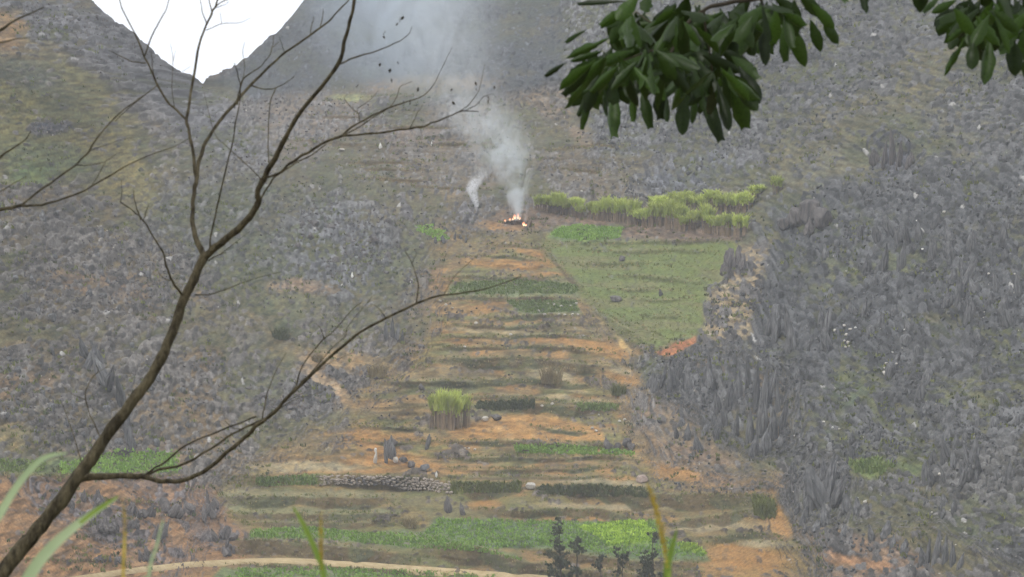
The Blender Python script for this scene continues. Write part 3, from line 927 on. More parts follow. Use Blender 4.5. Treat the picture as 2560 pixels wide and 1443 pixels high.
for (u_, v_, w_, h_, mk, var, lab) in (
        (939, 1160, 16, 36, 'rock_pale', 7, 'pale egg-shaped standing stone on the orange terrace'),
        (937, 1133, 9, 16, 'rock_white', 1, 'small white stone on top of the egg-shaped stone'),
        (962, 1160, 18, 70, 'rock', 6, 'streaked grey rock right of the egg-shaped stone'),
        (978, 1150, 34, 66, 'rock', 3, 'tall grey rock behind the egg-shaped stone'),
        (975, 1118, 44, 24, 'rock_dark', 2, 'dark flat boulder at the top of the stone group'),
        (986, 1160, 16, 20, 'rock_pale', 1, 'small cream stone beside a dark slit'),
        (1008, 1158, 28, 16, 'rock_dark', 0, 'dark low stone right of the cream stone'),
        (1026, 1172, 26, 22, 'rock_dark', 1, 'round dark boulder at the start of the stone row'),
        (1060, 1180, 40, 18, 'rock', 0, 'low grey stone left of the little white post'),
        (1212, 1055, 20, 16, 'rock_pale', 1, 'pale boulder on orange field right of the tall cane clump'),
        (1240, 1052, 30, 20, 'rock_dark', 2, 'brown rock beside the pale boulder on the orange field'),
        (1120, 1284, 22, 46, 'rock_dark', 7, 'dark upright boulder with a white patch beside the green crop'),
        (1153, 1288, 24, 36, 'rock_dark', 3, 'dark pointed boulder at the left tip of the green crop'),
        (1068, 1125, 18, 44, 'rock', 6, 'pale grey standing stone at a terrace corner'),
        (1540, 755, 40, 16, 'rock_dark', 1, 'flat dark rock in the middle of the green field'),
        (1652, 742, 13, 20, 'rock', 3, 'small pale pointed rock standing alone in the green field'),
        (1552, 655, 22, 18, 'rock_dark', 0, 'dark stone near the top of the green field'),
        
        (1605, 1210, 34, 28, 'rock_pink', 0, 'pinkish boulder right behind the ochre seed head'),
        (1325, 1225, 26, 24, 'rock_pale', 2, 'pale stone pile breaking the dark bank'),
        (1850, 1065, 0, 0, None, 0, ''), (950, 372, 10, 16, 'rock_white', 3, 'white upright stone on the upper fields'),
        (1077, 366, 8, 12, 'rock_white', 3, 'white stone on the upper fields left of the smoke'),
        (880, 696, 10, 14, 'rock_white', 4, 'white pointed stone among the dark scrub'),
        (852, 380, 20, 9, 'rock_pale', 0, 'pale flat stone beside the main bare branch'),
        (1090, 1194, 9, 17, 'rock_white', 7, 'little bright white post-like stone above the dry stone wall')):
    if mk is None:
        continue
    o = put_rock(u_, v_, w_, h_, mk, var, name='boulder', sink=.12, hi=True)
    props(o, lab, 'rock')
o = put_rock(1122, 1274, 7, 11, 'rock_white', 0, name='boulder', dy=-.9)
props(o, 'white patch of stone on the dark upright boulder', 'rock')

# scattered rocks: the largest ones are things of their own
RDs = np.clip(RD * r2, 0, 1)


CLU = .12 + .88 * sstep(.42, .62, fbm(X / 5, Z / 3.6, 151, 3))


def scatter(n, u0, u1, v0, v1, thr, arr, minD=0):
    out = []
    tries = 0
    while len(out) < n and tries < n * 60:
        tries += 1
        u_, v_ = random.uniform(u0, u1), random.uniform(v0, v1)
        if at_grid(arr, u_, v_) < thr * random.uniform(.6, 1.4) or at_grid(CLU, u_, v_) < random.random():
            continue
        if v_ < 250 and 520 < u_ < 1400:
            continue
        if v_ < np.interp(u_, SKY[:, 0], SKY[:, 1]) + 18:
            continue
        if minD and any((u_ - a) ** 2 + (v_ - b) ** 2 < minD ** 2 for a, b in out):
            continue
        out.append((u_, v_))
    return out


SETS = [
    (95, 1900, 2550, 560, 1430, .55, (20, 44), (1.0, 1.9), 'rock', (0, 3, 4, 5, 6, 7), 'grey limestone rock in the boulder field of the lower right slope', 'grey rocks of the lower right slope'),
    (50, 1500, 2550, 20, 560, .4, (14, 28), (.8, 1.4), 'rock', (0, 1, 3, 5, 7), 'bluish grey rock in the scree of the upper right slope', 'rocks of the upper right slope'),
    (60, 10, 560, 520, 1130, .4, (14, 30), (.8, 1.3), 'rock', (0, 1, 2, 3, 6), 'brownish grey rock in the rubble of the left hillside', 'rocks of the left hillside'),
    (40, 560, 1060, 560, 1110, .35, (12, 26), (.7, 1.2), 'rock_dark', (0, 1, 2, 7), 'dark stone in the scrub left of the terraces', 'dark stones left of the terraces'),
    (30, 60, 640, 20, 420, .5, (10, 18), (.7, 1.1), 'rock', (0, 1, 2, 3), 'grey stone in the scree below the left ridge', 'stones below the left ridge'),
]
for (n, u0, u1, v0, v1, thr, wr, hr, mk, vars_, lab, grp) in SETS:
    for (u_, v_) in scatter(n, u0, u1, v0, v1, thr, RD, 26):
        w_ = random.uniform(*wr)
        o = put_rock(u_, v_, w_, w_ * random.uniform(*hr), mk, random.choice(vars_), sink=.36)
        props(o, lab, 'rock', grp)

# white broken stones on the right slope
WH = [(2085, 835, 14), (2110, 826, 12), (2125, 832, 14), (2135, 828, 10), (2115, 845, 14), (2108, 858, 10), (2120, 862, 12), (2112, 875, 9), (2122, 868, 9), (2262, 832, 12), (2256, 856, 9), (2232, 886, 10), (2214, 915, 12), (2225, 912, 11), (2210, 925, 11), (2238, 918, 10), (2212, 942, 22), (2222, 938, 12), (2058, 1062, 9), (2080, 1076, 9), (2098, 1076, 10), (2142, 1250, 12), (2160, 1264, 15), (2088, 1190, 12), (2350, 1196, 16), (2470, 692, 9), (2536, 690, 8), (2304, 628, 10), (2360, 540, 12), (2290, 560, 7)]
for (u_, v_, w_) in WH:
    o = put_rock(u_, v_, w_ * .85, w_ * random.uniform(.5, .8), 'rock_pale' if random.random() < .75 else 'rock_white', random.choice((0, 1, 2)), name='white_stone', sink=.1)
    props(o, 'white freshly broken stone lying on the grey right slope', 'stone', 'white broken stones on the right slope')
for (u_, v_, w_) in [(1190, 812, 12), (1275, 840, 10), (1385, 765, 9), (1400, 770, 10), (1425, 768, 9), (1440, 762, 10), (1370, 762, 8), (1345, 782, 10), (1360, 790, 10), (1395, 790, 9), (1412, 791, 9), (1430, 790, 9), (1442, 792, 9), (1100, 758, 10), (1115, 765, 9), (1130, 775, 8), (1160, 870, 9), (1355, 1018, 9), (1380, 1014, 10), (1480, 1076, 12), (1490, 1082, 11), (1548, 1056, 10), (1560, 1054, 10), (1185, 1126, 8), (1172, 1124, 7), (1160, 1125, 7)]:
    o = put_rock(u_, v_, w_, w_ * .75, 'rock_pale', random.choice((0, 1, 2)), name='pale_stone', sink=.1)
    props(o, 'pale field stone on a terrace edge', 'stone', 'pale stones on the terraces')


def merge(parts):
    vs_, fs_, k = [], [], 0
    for v_, f_ in parts:
        vs_.append(v_)
        fs_.append(f_ + k)
        k += len(v_)
    return np.vstack(vs_), np.vstack(fs_)


def rotz(a):
    c, s = math.cos(a), math.sin(a)
    return np.array([[c, -s, 0], [s, c, 0], [0, 0, 1]])


SMALL = [rock_geo(k, 300 + i, I1) for i, k in enumerate(('block', 'block', 'block', 'shard', 'pillar', 'block', 'shard'))]


def rubble(name, n, u0, u1, v0, v1, thr, wr, m, label, hfac=(.6, 1.2)):
    parts = []
    for (u_, v_) in scatter(n, u0, u1, v0, v1, thr, RD):
        p = surf(u_, v_)
        s = mpp(p)
        w_ = random.uniform(*wr) * s * .5
        v, f = random.choice(SMALL)
        hh = w_ * random.uniform(*hfac)
        q = (v * np.array((w_, w_ * random.uniform(.6, 1), hh))) @ rotz(random.uniform(0, 6.28)).T
        q[:, 0] += q[:, 2] * random.gauss(0, .2)
        parts.append((q + p + np.array((0, -.02, hh * .45)), f))
    v, f = merge(parts)
    props(add(name, np_mesh(name, v, f, m)), label, kind='stuff')


rubble('rubble', 3600, 1500, 2556, -10, 1440, .42, (5, 14), M['rock'], 'loose grey rubble of the right slope', (.6, 1.4))
rubble('scree', 2600, -10, 1080, 10, 1130, .38, (4, 11), M['rock_dark'], 'brownish grey scree of the left slope')
rubble('pebbles', 650, 640, 1700, 240, 1240, .06, (4, 9), M['rock_dark'], 'small dark stones lying about the terraces')
rubble('chippings', 140, 0, 2556, 240, 1440, .3, (4, 7), M['rock_pale'], 'tiny white stones strewn over the slopes')

# ------------------------------------------------------------------ dry stone wall
wall = empty('dry_stone_wall', tuple(surf(960, 1215)))
props(wall, 'low dry stone wall of pinkish grey stones holding up a terrace', 'wall')
wm = []
for i in range(5):
    v, f = rock_geo('block', 700 + i, I1)
    wm.append(np_mesh('stone', v, f, M['wall_stone']))
wmd = []
for i in range(3):
    v, f = rock_geo('block', 720 + i, I1)
    wmd.append(np_mesh('stone', v, f, M['rock_dark']))
for rrow in range(5):
    u_ = 796.0
    while u_ < 1122:
        w_ = random.uniform(5.5, 12.5)
        if random.random() < (.22 if rrow == 0 else .06):
            u_ += w_
            continue
        top = np.interp(u_, [795, 860, 960, 1060, 1130], [1188, 1187, 1190, 1194, 1206])
        hh = np.interp(u_, [795, 860, 990, 1000, 1122], [24, 22, 24, 32, 30])
        v_ = top + 3 + rrow * hh / 5
        pt = surf(u_ + w_ / 2, top + hh + 1)
        s = mpp(pt)
        zz = pt[2] + (hh - (v_ - top)) * s
        md = wmd if (865 < u_ < 992 and rrow > 0 and random.random() < .35) else wm
        o = bpy.data.objects.new('stone', random.choice(md))
        C.objects.link(o)
        o.parent = wall
        o.scale = (w_ * s * random.uniform(.56, .78), .30, hh / 5 * s * random.uniform(.65, 1.05))
        o.rotation_euler = (random.gauss(0, .12), random.gauss(0, .12), random.choice((0, math.pi)) + random.gauss(0, .2))
        o.location = Vector((pt[0], pt[1] - .18 + .05 * rrow * -1 + random.gauss(0, .07), zz + random.gauss(0, .04))) - wall.location
        u_ += w_

# ------------------------------------------------------------------ plants on the hillside


def blades(centres, n, h, wd, spread, rnd, bend=.35):
    """numpy soup of bent grass blades: each blade two quads -> triangles fan (3 pairs of verts)"""
    vs_, fs_, k = [], [], 0
    for (p, sc) in centres:
        for _ in range(n):
            a = rnd.uniform(0, 6.283)
            r = spread * sc * math.sqrt(rnd.random())
            base = np.array((p[0] + r * math.cos(a), p[1] + r * math.sin(a), p[2] - .03))
            hh = h * sc * rnd.uniform(.6, 1.2)
            b_ = rnd.uniform(0, 6.283)
            le = hh * bend * rnd.uniform(.2, 1.4)
            dx, dy = math.cos(b_) * le, math.sin(b_) * le
            wx, wy = -math.sin(b_) * wd * sc * .5, math.cos(b_) * wd * sc * .5
            wx = wx if abs(wx) > wd * .2 else wd * .35 * sc
            q = np.array([(0 - wx, 0 - wy, 0), (wx, wy, 0), (dx * .35 - wx, dy * .35 - wy, hh * .6), (dx * .35 + wx, dy * .35 + wy, hh * .6), (dx, dy, hh)])
            vs_.append(q + base)
            fs_ += [(k, k + 1, k + 3), (k, k + 3, k + 2), (k + 2, k + 3, k + 4)]
            k += 5
    return np.vstack(vs_), np.array(fs_)


def in_poly(pts, n):
    P = np.array(pts, float)
    out = []
    while len(out) < n:
        x, y = random.uniform(P[:, 0].min(), P[:, 0].max()), random.uniform(P[:, 1].min(), P[:, 1].max())
        ins = False
        for i in range(len(P)):
            ax_, ay_ = P[i]
            bx_, by_ = P[(i + 1) % len(P)]
            if (ay_ > y) != (by_ > y) and x < (bx_ - ax_) * (y - ay_) / (by_ - ay_) + ax_:
                ins = not ins
        if ins:
            out.append((x, y))
    return out


def crop(name, pts, n, m, label, h=.28, wd=.12, nb=4, spread=.22):
    cs_ = [(surf(a, b_), random.uniform(.7, 1.3)) for a, b_ in in_poly(pts, n)]
    v, f = blades(cs_, nb, h, wd, spread, random, bend=.7)
    props(add(name, np_mesh(name, v, f, m)), label, kind='stuff')


crop('crop_leaves', [(1095, 1300), (1300, 1302), (1480, 1308), (1640, 1302), (1650, 1345), (1755, 1372), (1765, 1392), (1560, 1390), (1350, 1368), (1240, 1374), (1050, 1342)], 1500, M['crop'], 'blue-green leafy crop on the lowest wide terrace')
crop('bright_crop_leaves', [(1445, 1320), (1540, 1308), (1600, 1302), (1636, 1330), (1630, 1354), (1525, 1364), (1490, 1340)], 900, M['crop_bright'], 'bright yellow-green crop in the middle of the lowest terrace')
crop('crop_leaves', [(1700, 1360), (1740, 1362), (1765, 1388), (1700, 1380)], 120, M['crop_bright'], 'small bright crop patch right of the ochre seed head')
crop('crop_leaves', [(1285, 1116), (1420, 1114), (1580, 1132), (1585, 1141), (1400, 1137), (1290, 1133)], 620, M['crop'], 'narrow green crop strip below the orange field')
crop('crop_leaves', [(1372, 590), (1402, 570), (1440, 564), (1555, 573), (1545, 598), (1450, 604)], 700, M['crop'], 'green crop plot right of the bonfire', h=.3)
crop('crop_leaves', [(1040, 566), (1075, 566), (1110, 580), (1122, 600), (1095, 606), (1070, 590), (1042, 580)], 200, M['crop'], 'two small green plots left of the bonfire')
crop('crop_leaves', [(1135, 708), (1300, 702), (1438, 714), (1445, 736), (1125, 738)], 900, M['grass_green'], 'pale green crop on the terrace left of the field')
crop('crop_leaves', [(1262, 754), (1436, 754), (1445, 782), (1305, 784)], 500, M['grass_green'], 'pale green crop behind the row of white stones')
crop('crop_leaves', [(150, 1160), (240, 1140), (330, 1130), (440, 1128), (448, 1182), (150, 1186)], 700, M['crop'], 'green crop strip crossed by the bare trunk')
crop('crop_leaves', [(-20, 1150), (110, 1155), (110, 1180), (-20, 1184)], 150, M['grass_green'], 'green strip at the left edge')
crop('crop_leaves', [(625, 1326), (760, 1320), (900, 1334), (1060, 1336), (1240, 1384), (1330, 1410), (1200, 1382), (1000, 1368), (820, 1350), (625, 1346)], 900, M['crop'], 'ragged green weeds along the brown bank')
crop('crop_leaves', [(580, 1424), (800, 1420), (1000, 1428), (1250, 1441), (1250, 1455), (560, 1455)], 600, M['crop'], 'green weeds below the footpath')
crop('grass', [(640, 1196), (790, 1193), (790, 1215), (640, 1217)], 260, M['grass_green'], 'green grass bank left of the dry stone wall', h=.35)
crop('grass', [(1125, 1210), (1300, 1210), (1300, 1232), (1125, 1236)], 350, M['grass_olive'], 'olive grass bank right of the dry stone wall', h=.4)
crop('grass', [(1345, 1220), (1500, 1217), (1620, 1228), (1620, 1246), (1345, 1240)], 420, M['bush_dark'], 'dark grass overhanging the long terrace bank', h=.4)
crop('grass', [(1190, 1008), (1330, 1006), (1335, 1026), (1190, 1028)], 320, M['bush_dark'], 'dark hedge of weeds above the orange field', h=.45)
crop('grass', [(1440, 1012), (1540, 1016), (1540, 1030), (1440, 1030)], 120, M['grass_green'], 'greenish weeds right of the dark hedge', h=.4)
crop('grass', [(1366, 605), (1560, 612), (1826, 605), (1780, 690), (1750, 760), (1735, 830), (1640, 872), (1570, 845), (1480, 770), (1420, 690)], 1100, M['grass_olive'], 'short olive grass of the sloping green field', h=.16, wd=.07, nb=3, spread=.3)
crop('grass', [(2120, 1160), (2190, 1152), (2240, 1170), (2200, 1190), (2140, 1186)], 110, M['grass_green'], 'green bushes among the rocks of the right slope', h=.6, wd=.14)
crop('grass', [(1880, 1250), (1930, 1255), (1940, 1300), (1905, 1300)], 160, M['grass_olive'], 'olive shrubs at the right ends of the terraces', h=.7, wd=.14)

edge_c, straw_c = [], []
for pts, hh in RISERS:
    p = np.array(pts, float)
    for _ in range(int((p[-1, 0] - p[0, 0]) / 3.2)):
        u_ = random.uniform(p[0, 0], p[-1, 0])
        v_ = np.interp(u_, p[:, 0], p[:, 1]) + random.choice((random.uniform(-3, 4), random.uniform(0, hh)))
        (edge_c if random.random() < .6 else straw_c).append((surf(u_, v_), random.uniform(.5, 1.1)))
TFU = TERR + UPF
for _ in range(1500):
    u_, v_ = random.uniform(560, 1900), random.uniform(300, 1440)
    if at_grid(TFU, u_, v_) > .5:
        straw_c.append((surf(u_, v_), random.uniform(.4, .8)))
v, f = blades(edge_c, 5, .30, .07, .2, random)
props(add('grass', np_mesh('grass', v, f, M['grass_olive'])), 'olive grass tufts along the terrace edges', kind='stuff')
v, f = blades(straw_c, 5, .26, .06, .2, random)
props(add('grass', np_mesh('grass', v, f, M['straw'])), 'dry straw tufts on the terraces', kind='stuff')
scrub = []
TF = np.clip(TERR + FIELD, 0, 1)
SCN = sstep(.45, .65, fbm(X / 3.0, Z / 2.2, 95, 3))
while len(scrub) < 3000:
    u_, v_ = random.uniform(0, 2556), random.uniform(20, 1435)
    if v_ < np.interp(u_, SKY[:, 0], SKY[:, 1]) + 12:
        continue
    if v_ < 240 and 520 < u_ < 1400:
        continue
    if random.random() < ((1 - at_grid(RD, u_, v_)) * (1 - at_grid(TF, u_, v_)) + .15 * (u_ > 1900)) * 2 * at_grid(SCN, u_, v_):
        scrub.append((surf(u_, v_), random.uniform(.6, 1.5)))
k = len(scrub) // 2
v, f = blades(scrub[:k], 6, .34, .11, .3, random, .7)
props(add('scrub', np_mesh('scrub', v, f, M['grass_olive'])), 'olive scrub tufts over the stony slopes', kind='stuff')
v, f = blades(scrub[k:], 6, .30, .11, .3, random, .7)
props(add('scrub', np_mesh('scrub', v, f, M['bush_dark'])), 'dark scrub tufts over the stony slopes', kind='stuff')


# cane clumps: stalks below, leafy heads above
def cane_mesh(seed, wm_, h):
    r = random.Random(seed)
    st_v, st_f, lf_c = [], [], []
    k = 0
    for i in range(34):
        a, q = r.uniform(0, 6.28), math.sqrt(r.random())
        x, y = wm_ * .5 * q * math.cos(a), wm_ * .35 * q * math.sin(a)
        hh = h * r.uniform(.6, .85)
        lx, ly = r.gauss(0, .12), r.gauss(0, .12)
        w_ = .045
        qv = np.array([(x - w_, y, 0), (x + w_, y, 0), (x, y + w_, 0), (x - w_ + lx, y + ly, hh), (x + w_ + lx, y + ly, hh), (x + lx, y + w_ + ly, hh)])
        st_v.append(qv)
        for (a0, b0) in ((0, 1), (1, 2), (2, 0)):
            st_f.append((k + a0, k + b0, k + b0 + 3, k + a0 + 3))
        k += 6
        lf_c.append((np.array((x + lx, y + ly, hh * r.uniform(.72, 1.0))), r.uniform(.8, 1.2)))
        if r.random() < .5:
            lf_c.append((np.array((x + lx, y + ly, hh * r.uniform(.55, .8))), r.uniform(.6, .9)))
    lv, lf = blades(lf_c, 11, h * .36, .13, .16, r, bend=1.0)
    return np.vstack(st_v), np.array(st_f), lv, lf


CANE = []
for i in range(4):
    sv, sf, lv, lf = cane_mesh(900 + i, 2.4, 2.6)
    CANE.append((np_mesh('stalks', sv, sf, M['cane_stalk']), np_mesh('leaves', lv, lf, M['cane_leaf'])))


def cane(u_, v_, hpx, wpx, label, group=None, name='cane_clump'):
    p = surf(u_, v_)
    s = mpp(p)
    e = empty(name, (p[0], p[1], p[2] - .1))
    a = random.choice(CANE)
    e.scale = (wpx * s / 2.6, wpx * s / 2.6, hpx * s / 2.75)
    e.rotation_euler = (0, 0, random.uniform(0, 6.28))
    props(e, label, 'cane', group)
    for nm, me_ in zip(('stalks', 'leaves'), a):
        o = add(nm, me_, e)
        o['kind'] = 'stuff'
    return e


NFR = len(np.arange(1352, 1862, 20.5))
for i, u_ in enumerate(np.arange(1352, 1862, 20.5)):
    v_ = np.interp(u_, [1340, 1400, 1500, 1600, 1700, 1860], [528, 536, 551, 563, 576, 592])
    hp = np.interp(u_, [1340, 1450, 1500, 1700, 1860], [50, 46, 50, 62, 66]) * random.uniform(.70, 1.22)
    cane(u_ + random.uniform(-6, 6), v_ + random.uniform(-3, 3), hp, random.uniform(32, 54), 'cane clump at the left end of the front row, nearest the bonfire' if i == 0 else 'cane clump at the right end of the long front row' if i == NFR - 1 else 'cane clump inside the long front row above the green field, between its end clumps', None if i in (0, NFR - 1) else 'cane clumps of the front row')
for (u_, v_) in ((1655, 540), (1680, 522), (1700, 535), (1715, 522), (1742, 530), (1765, 535), (1780, 525), (1800, 532), (1820, 530), (1840, 530), (1640, 530), (1862, 528)):
    cane(u_, v_ + 4, random.uniform(44, 56), random.uniform(38, 50), 'cane clump in the shorter row behind the long one', 'cane clumps of the back row')
cane(1888, 498, 34, 46, 'small lone cane clump right of the cane rows')
cane(1943, 484, 44, 36, 'topmost lone cane clump at the upper right of the rows')
for (u_, v_) in ((1085, 1068), (1102, 1074), (1120, 1076), (1140, 1074), (1158, 1068), (1110, 1064), (1135, 1062)):
    cane(u_, v_, random.uniform(84, 96), random.uniform(34, 44), 'cane stalks in the tall square stand on the orange terraces', 'cane of the tall square stand')

# dry bush and pale grass stands
for (u_, v_, h_, mk, lab) in ((940, 945, 1.7, 'straw', 'straw-coloured dry bush left of the terraces'), (1380, 960, 2.2, 'straw', 'tall wispy dry grass on the middle terraces'), (700, 850, 1.6, 'bush_dark', 'dark round bush beside the stony track'), (1545, 990, 1.4, 'grass_olive', 'olive bush at the right end of the middle terraces'), (1025, 1320, 1.2, 'straw', 'dry brown bush between the lower terraces'), (1905, 1290, 1.8, 'grass_olive', 'olive bush beside the orange gully'), (790, 905, .9, 'straw', 'small dry bush above the stony track')):
    p = surf(u_, v_)
    v, f = blades([(np.array((0, 0, 0.)), 1.0)], 160, h_, .07, h_ * .55, random, .8)
    o = add('bush', np_mesh('bush', v, f, M[mk]), None, tuple(p))
    props(o, lab, 'bush')


# ------------------------------------------------------------------ young trees along the bottom edge
def tube(pts, rad, sides=7, bumpy=0.0):
    pts = np.asarray(pts, float)
    n = len(pts)
    t_ = np.gradient(pts, axis=0)
    t_ /= np.linalg.norm(t_, axis=1)[:, None] + 1e-9
    ref = np.array((0.0, 1.0, 0.0))
    vs_ = []
    for i in range(n):
        a = np.cross(t_[i], ref)
        a /= np.linalg.norm(a) + 1e-9
        b_ = np.cross(a, t_[i])
        for k in range(sides):
            th = 2 * math.pi * k / sides
            r = rad[i] * (1 + bumpy * random.gauss(0, 1))
            vs_.append(pts[i] + r * (math.cos(th) * a + math.sin(th) * b_))
    fs_ = []
    for i in range(n - 1):
        for k in range(sides):
            k2 = (k + 1) % sides
            fs_.append((i * sides + k, i * sides + k2, (i + 1) * sides + k2, (i + 1) * sides + k))
    return np.array(vs_), np.array(fs_)


def small_tree(u_, vtop, vbase, wpx, label, stems, dens, seed):
    r = random.Random(seed)
    p = surf(u_, vbase)
    s = mpp(p)
    Ht = (vbase - vtop) * s
    e = empty('young_tree', tuple(p))
    props(e, label, 'tree')
    tv, cents = [], []
    for (dx, hf, wf) in stems:
        n = 10
        zz = np.linspace(-.3, Ht * hf, n)
        px_ = dx * s + np.cumsum(np.array([r.gauss(0, .05) for _ in range(n)])) * (zz > 0)
        py_ = np.array([r.gauss(0, .03) for _ in range(n)])
        line = np.stack([px_, py_, zz], 1)
        tv.append(tube(line, np.linspace(.10, .025, n) * (Ht / 6), 6))
        nb = int(dens * hf / 12)
        for _ in range(nb):
            q = r.uniform(.12, 1.0)
            i = min(int(q * n), n - 1)
            wid = wpx * s * wf * (.35 + .65 * math.sin(min(1, (1.02 - q) * 1.3 + .15) * 1.57)) * .75
            a = r.uniform(0, 6.28)
            rr = wid * r.uniform(.1, 1.0)
            cx_, cy_, cz_ = px_[i] + rr * math.cos(a), rr * math.sin(a), zz[i] + rr * .35 + r.uniform(-.1, .2)
            sg = r.uniform(.12, .30)
            for _ in range(10):
                cents.append((np.array((cx_ + r.gauss(0, sg), cy_ + r.gauss(0, sg), cz_ + r.gauss(0, sg * 1.2))), r.uniform(.5, 1.0)))
    v, f = merge(tv)
    add('trunk', np_mesh('trunk', v, f, M['bark_dark']), e)
    v, f = blades(cents, 10, .40, .12, .18, r, 1.0)
    add('crown', np_mesh('crown', v, f, M['conifer']), e)
    return e


small_tree(1420, 1318, 1505, 78, 'widest dark young tree with forked crown at the bottom edge', [(-22, 1.0, .55), (18, .80, .75), (-25, .5, .6)], 190, 1)
small_tree(1500, 1388, 1500, 20, 'thinnest brown young tree at the bottom edge', [(0, 1.0, .9)], 60, 2)
small_tree(1547, 1368, 1500, 26, 'slim young tree with twin tips at the bottom edge', [(-8, .92, .6), (7, 1.0, .5)], 60, 3)
small_tree(1622, 1352, 1505, 52, 'dense dark young tree beside the ochre seed head', [(5, 1.0, .75), (-15, .75, .6), (14, .7, .6)], 130, 4)


# ------------------------------------------------------------------ bonfire
fp = surf(1292, 566)
fire = empty('bonfire', tuple(fp))
props(fire, 'small brush fire with orange flames on the upper terraces', 'fire')
fm, ft, fb = mat('flame')
ft.nodes.remove(fb)
em = N(ft, 'ShaderNodeEmission')
lw = N(ft, 'ShaderNodeTexCoord')
sx = N(ft, 'ShaderNodeSeparateXYZ')
cr = N(ft, 'ShaderNodeValToRGB')
cr.color_ramp.elements[0].color = (1, .78, .5, 1)
cr.color_ramp.elements[1].color = (1, .22, .06, 1)
cr.color_ramp.elements[0].position = .2
cr.color_ramp.elements[1].position = .9
em.inputs['Strength'].default_value = 1.7
ft.links.new(lw.outputs['Generated'], sx.inputs['Vector'])
ft.links.new(sx.outputs['Z'], cr.inputs['Fac'])
ft.links.new(cr.outputs['Color'], em.inputs['Color'])
ft.links.new(em.outputs['Emission'], ft.nodes['Material Output'].inputs['Surface'])


def flame(u_, v_, wpx, hpx, seed):
    v, f = I2
    v = v.copy()
    zt = (v[:, 2] + 1) / 2
    tp = (1 - zt) ** .6 * (.35 + zt) * 1.6 + .02
    v[:, 0] = v[:, 0] * tp + .5 * (vn(zt * 3 + seed, zt * 0, seed) - .5) * zt
    v[:, 1] = v[:, 1] * tp + .4 * (vn(zt * 3, zt * 0 + seed, seed) - .5) * zt
    v[:, 2] = zt
    p = surf(u_, v_)
    s = mpp(p)
    v = v * np.array((wpx * s * .5, wpx * s * .35, hpx * s))
    o = add('flame', np_mesh('flame', v, f, fm, True), fire)
    o.location = Vector(p + np.array((0, -.1, .02))) - fire.location


for i, q in enumerate(((1286, 551, 10, 15), (1294, 550, 8, 19), (1273, 556, 8, 10), (1262, 559, 9, 9), (1308, 567, 9, 13), (1313, 569, 8, 7), (1280, 553, 6, 9), (1299, 551, 7, 9))):
    flame(q[0], q[1], q[2] * .8, q[3] * .85, i)
# charred heap under the flames
cc = [(surf(1262 + i * 1.0, 560 + 3 * math.sin(i)) - fp, 1.0) for i in range(0, 54, 3)]
v, f = blades(cc, 14, .4, .07, .45, random, 1.2)
add('charred_brush', np_mesh('charred_brush', v, f, M['char']), fire)
o = put_rock(1325, 570, 7, 20, 'rock_dark', 6, name='stump', sink=.1)
o.data = o.data.copy()
o.data.materials[0] = M['char']
props(o, 'short charred stump beside the right flames', 'stump')


